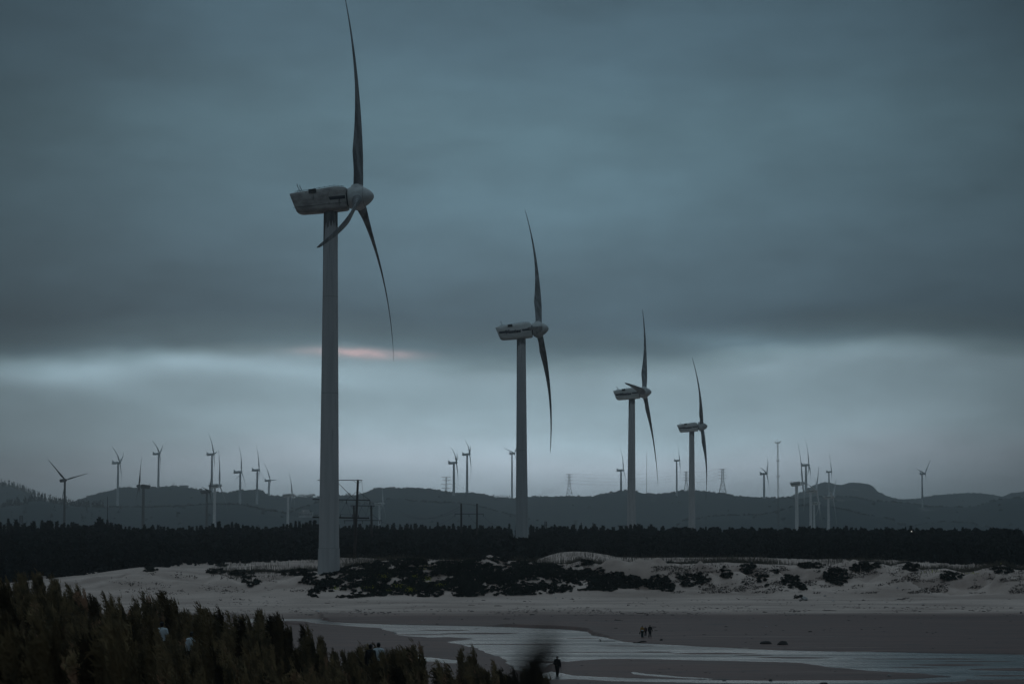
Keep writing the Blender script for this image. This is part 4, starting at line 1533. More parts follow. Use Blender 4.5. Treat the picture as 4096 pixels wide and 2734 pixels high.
EA = pylon('lattice pylon on the hillside left of the two marked hill turbines', 1785, 1906, ('C', 1987), 36, [(1906, 36), (1918, 34), (1934, 42), (1950, 36)], 15, r=0.26)
EB = pylon('lattice pylon on the ridge midway between the second and third big turbines', 2277, 1895, ('C', 1986), 25, [(1895, 25), (1906, 26), (1919, 31), (1932, 31)], 28, r=0.26)
EC = pylon('lattice pylon directly left of the fourth big turbine', 2745, 1885, ('C', 1966), 25, [(1885, 25), (1896, 27), (1908, 30), (1918, 27)], 21, r=0.26)
ED = pylon('largest lattice pylon, right of the fourth big turbine', 2890, 1874, ('C', 1972), 28, [(1874, 28), (1886, 26), (1899, 32), (1911, 28)], 30, r=0.26)
pylon('small lattice pylon top poking over the forest at far left', 85, 2061, None, 14, [(2061, 12)], 16, D=1300, r=0.12)
pylon('faint small pylon top over the forest right of the second big turbine', 2302, 2080, None, 22, [(2080, 24), (2092, 16)], 10, D=2300, r=0.16)


def cable(name, label, pts, sag, r, group, m='black'):
    P = []
    pts = [np.asarray(p, float) for p in pts]
    for a, b in zip(pts[:-1], pts[1:]):
        for i in range(12):
            f = i / 12
            q = a + (b - a) * f
            q = q - np.array([0, 0, sag * 4 * f * (1 - f)])
            P.append(q)
    P.append(pts[-1])
    mb = MB()
    mb.tube(P, r, 4, False)
    o = mb.build(name, MT[m])
    tag(o, label, 'cable', group)
    return o


LV = ['topmost', 'second', 'third', 'lowest']
for i in range(4):
    cable('power_cable', '%s far power cable strung between the ridge pylon and fourth big turbine' % LV[i], [EB[2 * i + 1], EC[2 * i], ED[2 * i]], 6 if i else 3, 0.10, 'power cables between the ridge pylons')
for i in range(3):
    e = EA[2 * i + 3]
    cable('power_cable', '%s power cable dropping right from the hillside pylon beside the marked turbines' % LV[i], [e, at(2010, 1990 + 6 * i, 3900)], 8, 0.10, 'power cables leaving the hillside pylon')
    e = EB[2 * i + 2]
    cable('power_cable', '%s power cable dropping left from the pylon on the ridge' % LV[i], [e, at(2150, 1978 + 4 * i, 3900)], 3, 0.10, 'power cables dropping left of the ridge pylon')

# guyed mast
Dm = 2500
o = at(3114, 2112, Dm)
o[2] = 7
topz = at(3114, 1768, Dm)[2]
root = empty('guyed_mast', o, 'tall thin guyed lattice mast with antennas between the pale turbines at right', 'mast')
mb = MB()
sec = np.linspace(0, topz - 7, 44)
w = 0.72
tri = [(w, -w * 0.6), (-w, -w * 0.6), (0, w)]
for i in range(43):
    for j in range(3):
        a_ = o + np.array([tri[j][0], tri[j][1], sec[i]])
        b_ = o + np.array([tri[j][0], tri[j][1], sec[i + 1]])
        c_ = o + np.array([tri[(j + 1) % 3][0], tri[(j + 1) % 3][1], sec[i + 1]])
        bar(mb, a_, b_, 0.13)
        bar(mb, a_, c_, 0.07)
mb.build('lattice_body', MT['steel'], root, o)
for row, ww in ((1768, 2.6), (1771, 2.2), (1905, 1.8), (1843, 1.2)):
    zz = at(3114, row, Dm)[2]
    mb = MB()
    mb.box((o[0], Dm, zz), (ww * 2, 0.5, 0.35))
    mb.box((o[0] + ww, Dm, zz + 0.6), (0.5, 0.4, 1.6))
    mb.box((o[0] - ww, Dm, zz + 0.3), (0.4, 0.4, 1.2))
    mb.build('antenna', MT['steel'], root, o)
mb = MB()
mb.tube([(o[0], Dm, topz), (o[0], Dm, topz + 3.5)], 0.12, 5)
mb.build('top_spike', MT['steel'], root, o)
for s in (-1, 1):
    for q in (1.0, 0.62):
        mb = MB()
        mb.tube([o + np.array([0, 0, (topz - 7) * q]), o + np.array([s * 48 * (0.6 + 0.4 * q), 6, 0])], 0.04, 4)
        mb.build('guy_wire', MT['steel'], root, o)
# thin mast
Dm = 4000
o = at(2586, 1972, Dm)
root = empty('thin_mast', o, 'very thin faint mast on the ridge just right of the third big turbine', 'mast')
mb = MB()
tp = at(2586, 1811, Dm)
mb.tube([o - np.array([0, 0, 6]), tp], [0.42, 0.2], 5)
mb.build('pole', MT['steel'], root, o)
for i in range(7):
    mb = MB()
    mb.box(o + (tp - o) * (0.1 + i * 0.13), (1.5, 1.5, 0.4))
    mb.build('bracket', MT['steel'], root, o)


def pole_obj(mb, px, rt, rb, D, r):
    a_, b_ = at(px[0], rt, D), at(px[1], rb, D)
    mb.tube([b_ - np.array([0, 0, 1.0]), a_], [r * 1.25, r], 12)
    return a_, b_


def hframe(label, poles, arms, D, r, braces=(), drops=(), group='pole frames in front of the forest'):
    b0 = at(poles[0][1], poles[0][3], D)
    root = empty('power_pole_frame', b0, label, 'utility poles', group)
    for (pt, pb, rt, rb_) in poles:
        mb = MB()
        pole_obj(mb, (pt, pb), rt, rb_, D, r)
        mb.build('pole', MT['concrete'], root, b0, True)
    for (x0, x1, r0, r1, th) in arms:
        mb = MB()
        a_, b_ = at(x0, r0, D - r - th), at(x1, r1, D - r - th)
        d_ = b_ - a_
        ln = np.linalg.norm(d_)
        d_ /= ln
        mb.box((a_ + b_) / 2, (ln, th, th), (d_, (0, 1, 0), np.cross(d_, (0, 1, 0))))
        mb.build('crossarm', MT['concrete'] if th > 0.2 else MT['black'], root, b0)
    for (x0, r0, x1, r1) in braces:
        mb = MB()
        mb.tube([at(x0, r0, D - r - 0.1), at(x1, r1, D - r - 0.1)], r * 0.16, 5)
        mb.build('brace', MT['black'], root, b0)
    for (x0, r0) in drops:
        mb = MB()
        p = at(x0, r0, D - r - 0.1)
        for i in range(5):
            mb.tube([p - np.array([0, 0, 0.16 * i]), p - np.array([0, 0, 0.16 * i + 0.1])], 0.11, 8)
        mb.tube([p, p - np.array([0, 0, 0.9])], 0.04, 6)
        mb.build('insulator', MT['black'], root, b0)
    return root


hframe('tall leaning concrete power pole frame standing right beside the nearest turbine tower', [(1432, 1417, 1917, 2232), (1291, 1288, 1919, 2240)],
       [(1270, 1449, 1919, 1919, 0.16), (1250, 1480, 1996, 1999, 0.22), (1250, 1477, 2067, 2071, 0.34)], 556, 0.26,
       [(1413, 1921, 1428, 1932), (1447, 1921, 1434, 1932), (1428, 1965, 1385, 1997), (1434, 1965, 1478, 1998), (1354, 1932, 1418, 1994)],
       [(1386, 2000), (1425, 2000), (1480, 2000), (1362, 2056), (1410, 2056), (1434, 2058)])
hframe('second pole frame with twin poles, just behind the tall leaning one', [(1415, 1421, 2020, 2180), (1485, 1488, 2020, 2180)],
       [(1401, 1499, 2021, 2022, 0.2), (1375, 1528, 2080.5, 2080, 0.2), (1379, 1525, 2136, 2136, 0.16)], 735, 0.30,
       [(1404, 2023, 1412, 2033), (1425, 2023, 1417, 2033), (1472, 2023, 1482, 2033), (1497, 2023, 1488, 2033), (1488, 2056, 1517, 2078), (1481, 2058, 1462, 2078)],
       [(1379, 2082), (1415, 2083), (1450, 2082), (1488, 2083), (1518, 2082)])
hframe('twin pole frame with one crossarm, midway between the two biggest turbines', [(1845, 1845, 2013, 2150), (1908, 1908, 2013, 2150)],
       [(1820, 1934, 2054, 2054, 0.16)], 745, 0.26, [], [(1820, 2054), (1876, 2054), (1933, 2054)])
hframe('small lattice-topped pole frame just left of the third big turbine', [(2478, 2478, 2100, 2130), (2504, 2504, 2100, 2130)], [(2470, 2511, 2101, 2101, 0.3)], 1150, 0.35,
       [(2473, 2102, 2480, 2110), (2509, 2102, 2502, 2110)], [])
for px, row, lab in ((2180, 2083, 'left one of two close pole tops over the forest right of the second big turbine'), (2186, 2084, 'right one of two close pole tops over the forest right of the second big turbine'),
                     (2325, 2088, 'single dark pole top over the forest, right of the faint small pylon top'), (2372, 2088, 'dark pole top over the forest, farther right of the faint small pylon top')):
    b0 = at(px, 2150, 1000)
    root = empty('utility_pole', b0, lab, 'pole', 'pole tops over the forest')
    mb = MB()
    mb.tube([b0, at(px, row, 1000)], [0.24, 0.2], 8)
    mb.build('pole', MT['concrete'], root, b0, True)
    mb = MB()
    mb.box(at(px, row + 14, 999.6), (1.2, 0.1, 0.1))
    mb.build('crossarm', MT['black'], root, b0)
b0 = at(430, 2140, 1100)
root = empty('utility_pole', b0, 'slim dark lone pole rising above the forest between the two dark left turbines', 'pole', 'pole tops over the forest')
mb = MB()
mb.tube([b0, at(430, 1985, 1100)], [0.24, 0.10], 8)
mb.build('pole', MT['concrete'], root, b0, True)

# wires on the near frames
W1 = 'wires strung on the pole frames'
for lab, P, sag in (
        ('wire running down left from the middle of the leaning frame', [at(1386, 2001, 555), at(1356, 2055, 505)], 0.3),
        ('wire looping right and down from the leaning frame tip', [at(1447, 1921, 555), at(1460, 2030, 640)], 0.2),
        ('wire from the middle arm down to the twin frame behind it', [at(1386, 2002, 555), at(1415, 2082, 734)], 0.5),
        ('wire crossing behind the leaning pole toward the twin frame', [at(1430, 2002, 555), at(1488, 2082, 734)], 0.5),
        ('wire from the right tip of the middle arm down left', [at(1480, 2003, 555), at(1450, 2082, 734)], 0.8),
        ('curved jumper wire on the right of the leaning pole', [at(1480, 2006, 555), at(1434, 2058, 556)], -1.2),
        ('jumper wire arched over the lowest arm', [at(1362, 2055, 555), at(1411, 2056, 555)], 0.1),
        ('wire rising left from the leaning frame to the top corner', [at(1354, 1932, 554), at(1418, 1994, 556)], 0.1),
        ('low wire running right from the twin frame into the forest', [at(1518, 2082, 734), at(1700, 2106, 850)], 1.0),
        ('wire from the left arm end of the twin pole frame down left to the forest', [at(1820, 2060, 744), at(1720, 2096, 900)], 1.0),
        ('wire from the right arm end of the twin pole frame down right to the forest', [at(1933, 2062, 744), at(2010, 2102, 850)], 1.0),
        ('wire from the middle of the twin pole frame down right', [at(1876, 2062, 744), at(1940, 2104, 840)], 1.0),
        ('long upper wire running left from the twin pole frame', [at(1840, 2024, 744), at(1600, 2052, 1000)], 3.0),
        ('long lower wire running left from the twin pole frame', [at(1840, 2036, 744), at(1600, 2042, 1000)], 3.0)):
    cable('wire', lab, P, sag, 0.028 if P[0][1] < 700 else 0.035, W1)

# building on the hillside, and the shed on the hilltop
D = 3050
c = at(1223, 2062, D)
root = empty('hillside_building', c, 'long white two-storey building with a lit lamp on the hillside', 'building')
sc = D / F
mb = MB()
mb.box(c + np.array([0, 0, 1.2]), (56 * sc, 10, 6.5))
mb.build('lower_wall', MT['whitewall'], root, c)
mb = MB()
mb.box(c + np.array([-0.5, 1, 5.9]), (30 * sc, 7, 3.2))
mb.build('upper_wall', MT['whitewall'], root, c)
mb = MB()
mb.box(c + np.array([0, 0, 4.7]), (60 * sc, 12, 0.5))
mb.box(c + np.array([-0.5, 1, 7.75]), (26 * sc, 8.5, 0.5))
mb.build('roof', MT['whitewall'], root, c)
for i in range(9):
    mb = MB()
    mb.box(c + np.array([(-24 + 6 * i) * sc, -5.05, 1.6]), (3.0 * sc, 0.2, 1.4))
    mb.build('window', MT['darkwin'], root, c)
mb = MB()
mb.ball(c + np.array([-8 * sc, -5.4, 5.4]), 0.32)
mb.build('lamp', MT['lamp'], root, c)
D = hill_surface_D('C', 722, 1946)
c = at(722, 1944, D)
sc = D / F
root = empty('hilltop_shed', c, 'faint long low shed with scaffold frames on the rounded hilltop at left', 'shed')
mb = MB()
mb.box(c + np.array([14 * sc, 0, 0.2]), (36 * sc, 6, 2.4))
mb.build('wall', MT['far'], root, c)
mb = MB()
mb.box(c + np.array([14 * sc, 0, 1.6]), (40 * sc, 7, 0.5))
mb.build('roof', MT['steel'], root, c)
mb = MB()
for x in (-31, -27, -23):
    bar(mb, c + np.array([x * sc, 0, -3]), c + np.array([x * sc, 0, 17 * sc]), 0.16)
for z in (2, 8, 14):
    bar(mb, c + np.array([-31 * sc, 0, z * sc]), c + np.array([-23 * sc, 0, z * sc]), 0.12)
mb.build('scaffold', MT['steel'], root, c)
D = 850
c = at(3646, 2124, 812)
b = c.copy()
b[2] -= 5
root = empty('street_lamp', b, 'tiny lit lamp shining at the forest edge at right', 'lamp')
mb = MB()
mb.tube([b - np.array([0, 0, 3]), c], 0.06, 6)
mb.build('post', MT['steel'], root, b)
mb = MB()
mb.ball(c, 0.19, 8, 6)
mb.build('lamp_head', MT['lamp'], root, b)


# ------------------------------------------------------------------ people
def remeshed(mb, name, m, parent, vox, smooth=2):
    me = bpy.data.meshes.new('tmp')
    me.from_pydata(np.concatenate(mb.v).tolist(), [], mb.f)
    tmp = bpy.data.objects.new('tmp', me)
    scene.collection.objects.link(tmp)
    md = tmp.modifiers.new('r', 'REMESH')
    md.mode = 'VOXEL'
    md.voxel_size = vox
    if smooth:
        ms = tmp.modifiers.new('s', 'SMOOTH')
        ms.factor = 0.5
        ms.iterations = smooth
    dg = bpy.context.evaluated_depsgraph_get()
    out = bpy.data.meshes.new_from_object(tmp.evaluated_get(dg))
    bpy.data.objects.remove(tmp)
    out.name = name
    out.materials.clear()
    out.materials.append(m)
    out.polygons.foreach_set('use_smooth', [True] * len(out.polygons))
    o = bpy.data.objects.new(name, out)
    scene.collection.objects.link(o)
    if parent is not None:
        o.parent = parent
    return o


def limb(mb, P, R, n=12):
    """tapered limb with rounded joints"""
    P = [np.asarray(p, float) for p in P]
    for i in range(len(P) - 1):
        mb.tube([P[i], P[i + 1]], [R[i], R[i + 1]], n)
    for p, r in zip(P, R):
        mb.ball(p, r, n, 8)


def hand(mb, wr, d, out, k=1.0, curl=0.5):
    """palm, four unequal fingers with a bend, and a thumb from the side of the palm"""
    wr = np.asarray(wr, float)
    d = np.asarray(d, float) / np.linalg.norm(d)
    out = np.asarray(out, float)
    out = out - d * out.dot(d)
    out /= np.linalg.norm(out)
    nrm = np.cross(d, out)
    for s in (-1.2, -0.4, 0.4, 1.2):
        limb(mb, [wr, wr + d * 0.085 * k + out * s * 0.018 * k], [0.018 * k, 0.015 * k], 8)
    for s, ln in ((-1.3, 0.062), (-0.45, 0.078), (0.45, 0.083), (1.3, 0.072)):
        a_ = wr + d * 0.085 * k + out * s * 0.020 * k
        m1 = a_ + (d * 0.5 + nrm * curl * 0.3) * ln * k
        m2 = m1 + (d * 0.3 + nrm * curl * 0.8) * ln * 0.8 * k
        limb(mb, [a_, m1, m2], [0.0095 * k, 0.009 * k, 0.0078 * k], 8)
    t0 = wr + d * 0.025 * k + out * 0.026 * k
    t1 = t0 + (d * 0.7 + out * 0.7) * 0.035 * k
    limb(mb, [t0, t1, t1 + (d * 0.9 + out * 0.1 + nrm * 0.4) * 0.03 * k], [0.013 * k, 0.011 * k, 0.009 * k], 8)


def figure(loc, label, h, J, wear, rz=0.0, group=None, hair='short', wide=1.0):
    """J: joints in metres for a 1.72 m adult facing -y; wear: list of clothing names"""
    k = h / 1.72
    root = empty('person', loc, label, 'person', group, rz)
    root.scale = (k, k, k)
    D_ = dict(hip=(0, 0, 0.92), chest=(0, 0, 1.28), neck=(0, 0, 1.45), head=(0, -0.015, 1.60), ls=(-0.18, 0, 1.40), rs=(0.18, 0, 1.40),
              le=(-0.24, 0.02, 1.12), re=(0.24, 0.02, 1.12), lw=(-0.26, -0.06, 0.87), rw=(0.26, -0.06, 0.87), lh=(-0.09, 0, 0.90), rh=(0.09, 0, 0.90),
              lk=(-0.10, -0.03, 0.49), rk=(0.10, -0.03, 0.49), la=(-0.10, 0.0, 0.08), ra=(0.10, 0.0, 0.08))
    D_.update(J)
    Q = {a: np.array(b, float) for a, b in D_.items()}
    mb = MB()
    # trunk
    w = wide
    for z, rx, ry in ((0.90, 0.155, 0.11), (1.0, 0.145, 0.105), (1.10, 0.135, 0.10), (1.20, 0.15, 0.105), (1.30, 0.165, 0.11), (1.38, 0.15, 0.095)):
        f = (z - 0.9) / 0.5
        c_ = Q['hip'] * (1 - f) + (Q['neck'] - (0, 0, 0.05)) * f
        c_[2] = z + (Q['hip'][2] - 0.92) * (1 - f)
        mb.ball(c_, (rx * w, ry * w, 0.085), 16, 9)
    limb(mb, [Q['ls'], (Q['ls'] + Q['rs']) / 2 + np.array([0, 0, 0.02]), Q['rs']], [0.055, 0.075, 0.055])
    limb(mb, [Q['neck'] - (0, 0, 0.03), Q['head'] - (0, 0, 0.06)], [0.06, 0.052])
    # head with face
    hd = Q['head']
    mb.ball(hd + (0, 0.005, 0.02), (0.077, 0.095, 0.10), 18, 12)
    mb.ball(hd + (0, -0.02, -0.05), (0.058, 0.07, 0.065), 14, 9)
    mb.ball(hd + (0, -0.098, -0.015), (0.013, 0.02, 0.022), 8, 6)
    for s in (-1, 1):
        mb.ball(hd + (s * 0.08, 0.01, 0.0), (0.012, 0.022, 0.032), 8, 6)
        mb.ball(hd + (s * 0.03, -0.084, 0.012), (0.013, 0.010, 0.008), 8, 6)
    mb.ball(hd + (0, -0.082, -0.058), (0.025, 0.012, 0.008), 8, 6)
    for a_ in 'lr':
        limb(mb, [Q[a_ + 's'], Q[a_ + 'e'], Q[a_ + 'w']], [0.052, 0.040, 0.028])
        sg = -1 if a_ == 'l' else 1
        dd = Q[a_ + 'w'] - Q[a_ + 'e']
        hand(mb, Q[a_ + 'w'], dd, np.array([-sg * 0.4, -1, 0.0]), 1.0, 0.7)
        limb(mb, [Q[a_ + 'h'], Q[a_ + 'k'], Q[a_ + 'a']], [0.092, 0.058, 0.040])
        an = Q[a_ + 'a']
        limb(mb, [an + (0, 0.04, -0.035), an + (sg * 0.01, -0.09, -0.045), an + (sg * 0.015, -0.16, -0.052)], [0.04, 0.036, 0.026])
    remeshed(mb, 'body', MT['skin'], root, 0.0085)
    # hair
    mb = MB()
    mb.ball(hd + (0, 0.02, 0.045), (0.087, 0.098, 0.092), 18, 12)
    if hair == 'long':
        mb.ball(hd + (0, 0.05, -0.02), (0.088, 0.07, 0.12), 16, 10)
        mb.ball(hd + (0, 0.08, 0.05), (0.05, 0.05, 0.05), 12, 8)
    else:
        mb.ball(hd + (0, 0.045, 0.0), (0.083, 0.065, 0.08), 16, 10)
    remeshed(mb, 'hair', MT['hair'], root, 0.012)
    for item, mname in wear:
        mb = MB()
        if item in ('jacket', 'blouse', 'shirt'):
            g = 0.028 if item == 'jacket' else 0.018
            zb = 0.80 if item == 'jacket' else 0.98
            for z in np.arange(zb, 1.41, 0.05):
                f = (z - 0.9) / 0.5
                c_ = Q['hip'] * (1 - f) + (Q['neck'] - (0, 0, 0.05)) * f
                c_[2] = z
                rx = np.interp(z, [0.8, 1.0, 1.12, 1.3, 1.4], [0.18, 0.155, 0.15, 0.17, 0.15]) * w + g
                ry = np.interp(z, [0.8, 1.0, 1.12, 1.3, 1.4], [0.13, 0.115, 0.11, 0.115, 0.10]) * w + g
                mb.ball(c_, (rx, ry, 0.065), 18, 9)
            limb(mb, [Q['ls'], (Q['ls'] + Q['rs']) / 2 + np.array([0, 0, 0.03]), Q['rs']], [0.055 + g, 0.07 + g, 0.055 + g])
            for a_ in 'lr':
                wr = Q[a_ + 'e'] + (Q[a_ + 'w'] - Q[a_ + 'e']) * 0.9
                limb(mb, [Q[a_ + 's'], Q[a_ + 'e'], wr], [0.056 + g, 0.046 + g, 0.036 + g])
        elif item == 'shirt_front':
            for i in range(9):
                z = 1.12 + 0.30 * i / 8
                mb.ball(Q['chest'] * 0 + np.array([0, Q['chest'][1] - 0.135 + 0.03 * (i / 8) ** 2, z]), (0.012 + 0.030 * i / 8, 0.012, 0.03), 10, 6)
        elif item in ('trousers', 'wide_trousers'):
            g = 0.022 if item == 'trousers' else 0.045
            mb.ball(Q['hip'] + (0, 0, -0.01), (0.165 * w + g * 0.5, 0.125 * w + g * 0.5, 0.12), 18, 10)
            for a_ in 'lr':
                an = Q[a_ + 'a'] + (0, 0, 0.02)
                limb(mb, [Q[a_ + 'h'], Q[a_ + 'k'], an], [0.095 + g * 0.6, 0.062 + g, 0.046 + g * 1.3])
        elif item == 'waist_wrap':
            for z in np.arange(0.72, 1.0, 0.05):
                mb.ball(Q['hip'] * (1, 1, 0) + (0, -0.01, z), (0.24, 0.16, 0.06), 18, 8)
        elif item == 'coat_tail':
            for z in np.arange(0.60, 0.95, 0.05):
                mb.ball(Q['hip'] * (1, 1, 0) + (0.01, 0, z), (0.185, 0.13, 0.06), 18, 8)
        elif item == 'shoes':
            for a_ in 'lr':
                an = Q[a_ + 'a']
                sg = -1 if a_ == 'l' else 1
                limb(mb, [an + (0, 0.04, -0.03), an + (sg * 0.01, -0.09, -0.04), an + (sg * 0.015, -0.17, -0.05)], [0.05, 0.045, 0.033])
        remeshed(mb, item, MT[mname], root, 0.012)
    return root


# the man walking by the river with a stick
p = gpt(2229, 2706, 196, 230)
hm = 82 * p[1] / F
man = figure(p - np.array([0, 0, 0.0]), 'man in black jacket with white shirt front walking by the river with a stick', hm,
             dict(ls=(-0.19, 0, 1.40), le=(-0.27, -0.02, 1.14), lw=(-0.10, -0.20, 1.02), re=(0.26, 0.0, 1.12), rw=(0.27, -0.08, 0.88),
                  lk=(-0.05, -0.02, 0.49), la=(-0.02, 0.18, 0.14), rk=(0.07, -0.12, 0.49), ra=(0.03, -0.17, 0.08), chest=(0, 0, 1.28)),
             [('jacket', 'suit'), ('trousers', 'suit'), ('shirt_front', 'shirt'), ('shoes', 'suit')], wide=1.12)
mb = MB()
q0 = p + np.array([0.30, -0.13, 0.90]) * hm / 1.72
mb.tube([q0 + (0, 0, 0.05), q0 + (0.02, -0.02, -0.45), p + np.array([0.36, -0.2, 0.0])], [0.014, 0.013, 0.010], 8)
mb.ball(q0 + (0, 0, 0.06), 0.025)
tag(mb.build('walking_stick', MT['wood']), 'thin walking stick held in the hand of the man in the black jacket', 'stick')

p = gpt(2569, 2547, 280, 345)
kk = p[1] / F
wk = 46 * kk
figure(p, 'woman in yellow top and wide teal trousers, left of the three walkers', wk,
       dict(le=(-0.27, -0.02, 1.14), re=(0.27, -0.02, 1.14), lw=(-0.30, -0.08, 0.90), rw=(0.24, -0.14, 0.94), lk=(-0.07, -0.06, 0.49), la=(-0.08, -0.04, 0.08), rk=(0.09, 0, 0.49), ra=(0.10, 0.06, 0.08)),
       [('blouse', 'yellow'), ('wide_trousers', 'teal'), ('waist_wrap', 'green'), ('shoes', 'suit')], hair='long', group='three people walking on the wet sand')
c = p + np.array([-0.36, -0.05, 0.62]) * wk / 1.72
mb = MB()
mb.ball(c, (0.075, 0.05, 0.17), 14, 9)
mb.tube([c + (0, 0, 0.15), c + (0.03, 0, 0.28)], 0.012, 6)
bag = remeshed(mb, 'carrier_bag', MT['green'], None, 0.012)
tag(bag, 'dark carrier bag hanging from the hand of the woman in yellow', 'bag')
c = p + np.array([0.0, -0.19, 1.03]) * wk / 1.72
mb = MB()
mb.ball(c, (0.20, 0.06, 0.075), 16, 9)
bag = remeshed(mb, 'white_bundle', MT['litter'], None, 0.012)
tag(bag, 'pale bundle held against the waist of the woman in yellow', 'bundle')

p = gpt(2582, 2543, 280, 345)
figure(p, 'child in a plum jacket between the two adults on the wet sand', 39 * p[1] / F,
       dict(le=(-0.22, 0.0, 1.14), re=(0.25, 0.0, 1.12), rw=(0.22, -0.02, 0.92), head=(0, -0.015, 1.58)), [('shirt', 'plum'), ('trousers', 'suit'), ('shoes', 'litter')], group='three people walking on the wet sand')
p = gpt(2600, 2548, 280, 345)
figure(p, 'adult in a long black coat striding at the right of the three walkers', 49.5 * p[1] / F,
       dict(le=(-0.23, 0.02, 1.12), re=(0.27, 0.02, 1.12), rw=(0.33, 0.0, 0.90), lk=(-0.10, -0.04, 0.49), la=(-0.17, -0.12, 0.08), rk=(0.10, 0.0, 0.50), ra=(0.13, 0.16, 0.12)),
       [('jacket', 'suit'), ('coat_tail', 'suit'), ('trousers', 'suit'), ('shoes', 'suit')], group='three people walking on the wet sand')


HEADS = []


def hidden_person(px, headrow, D, label, top, rz):
    t = (px - 2048) / F
    g = gz(t * D, D)
    hz = g + 1.68 if headrow is None else at(px, headrow, D)[2]
    HEADS.append(2205 + (HC - hz) / D * F)
    return figure(np.array([t * D, D, hz - 1.70]), label, 1.72, dict(), [('shirt', top), ('trousers', 'suit')], rz=rz, group='people half hidden among the saplings')


hidden_person(1487, 2576, 104, 'dark-haired person in dark clothes sunk among the saplings, left of the pale-shirted one', 'suit', 2.6)
hidden_person(1518, 2570, 106, 'dark-haired person in pale blue-white shirt among the saplings near the beach', 'shirt', 2.9)
hidden_person(656, None, 98, 'broad back of a person in a white shirt hidden deep among the left saplings', 'shirt', 3.1)
hidden_person(776, None, 99, 'second white-shirted person among the left saplings, only a narrow sleeve showing', 'shirt', 3.6)


# ------------------------------------------------------------------ foreground saplings
def sapling_variant(i):
    r = np.random.default_rng(300 + i)
    Q = []
    stems = []
    ns = int(r.integers(2, 5))
    for s in range(ns):
        bx, by = r.normal() * 0.13, r.normal() * 0.13
        H = r.uniform(0.75, 1.0) if s else 1.0
        lean = r.uniform(-0.16, 0.04)
        P = []
        for j in range(7):
            f = j / 6
            P.append(np.array([bx + lean * f ** 1.5 - 0.10 * max(0, f - 0.75) ** 1.0 * 2, by * (1 + f * 0.3), H * f]))
        stems.append(P)
        nb = int(78 * H)
        for b in range(nb):
            f = 0.10 + 0.90 * r.random() ** 0.85
            k = min(int(f * 6), 5)
            q0 = P[k] + (P[k + 1] - P[k]) * (f * 6 - k)
            # branch: rises then streams to the left with the wind
            up = r.uniform(0.03, 0.15)
            ln = (0.09 + 0.10 * (1 - f)) * r.uniform(0.4, 1.35)
            yy = r.normal() * 0.07
            dirx = -1.0 if r.random() < 0.86 else 0.35
            q1 = q0 + np.array([dirx * ln * 0.45, yy * 0.6, up + ln * 0.35])
            q2 = q1 + np.array([dirx * ln * 0.75, yy * 0.6, ln * r.uniform(-0.15, 0.38)])
            path = [q0, q1, q2]
            for (a_, b_) in ((q0, q1), (q1, q2)):
                w = 0.0035
                Q.append([a_ + (0, 0, -w), a_ + (0, 0, w), b_ + (0, 0, w * .6), b_ - (0, 0, w * .6)])
            nn = 8
            for m_ in range(nn):
                g = r.random()
                o_ = q0 + (q1 - q0) * (g * 2) if g < 0.5 else q1 + (q2 - q1) * (g * 2 - 1)
                L_ = r.uniform(0.05, 0.12)
                dv = np.array([-r.uniform(0.15, 1.0), r.normal() * 0.30, r.normal() * 0.35 + 0.55])
                dv /= np.linalg.norm(dv)
                w = r.uniform(0.005, 0.010)
                e_ = o_ + dv * L_ + np.array([0, 0, -0.012 * r.random()])
                wv = np.array([dv[2] * 1.0, r.normal() * 0.4, -dv[0]])
                wv = wv / np.linalg.norm(wv) * w
                Q.append([o_ - wv, o_ + wv, e_ + wv * 0.4, e_ - wv * 0.4])
        # dense vertical sheaf near the leader
        for m_ in range(190):
            f = r.random()
            k = min(int(f * 6), 5)
            o_ = P[k] + (P[k + 1] - P[k]) * (f * 6 - k) + r.normal(size=3) * np.array([0.035, 0.035, 0.02]) * (1.3 - f)
            L_ = r.uniform(0.06, 0.15)
            dv = np.array([-r.uniform(-0.1, 0.5), r.normal() * 0.2, 1.0])
            dv /= np.linalg.norm(dv)
            w = r.uniform(0.006, 0.012)
            wv = np.array([w, r.normal() * w * 0.5, 0])
            Q.append([o_ - wv, o_ + wv, o_ + dv * L_ + wv * 0.3, o_ + dv * L_ - wv * 0.3])
    return np.array(Q), stems


sap = []
for i in range(9):
    V, stems = sapling_variant(i)
    root = empty('casuarina_sapling', (0, -400, 0))
    fo = quads_mesh('foliage', V, MT['sapling'], root)
    mb = MB()
    for P in stems:
        mb.tube([P[0] - np.array([0, 0, 0.06])] + P, [0.013, 0.012, 0.010, 0.009, 0.007, 0.005, 0.004, 0.002], 5)
    st = mb.build('stem', MT['bark'], root)
    sap.append((root, fo, st))
used = [False] * 9
rp = np.random.default_rng(77)
spots = []
extra = []
tries = 0
while len(extra) < 330 and tries < 60000:
    tries += 1
    corner = len(spots) < 16
    D = rp.uniform(22, 42) if corner else (rp.uniform(100, 119) if rp.random() < 0.35 else rp.uniform(48, 119))
    px = rp.uniform(-160, 560) if corner else rp.uniform(-160, 2440)
    t = (px - 2048) / F
    x = t * D
    g = gz(x, D)
    rowg = 2205 + (HC - g) / D * F
    if rowg > 2734 + 2.5 * F / D and not corner:
        continue
    if not corner and float(fbm(x / 2.0, D / 5.0, 123, 2)) > 0.15:
        continue
    md = 1.1 if corner else 0.46
    if any((x - a_) ** 2 + ((D - b_) * 0.8) ** 2 < md * md for a_, b_, _ in spots + extra):
        continue
    (spots if len(spots) < 292 else extra).append((x, D, g))


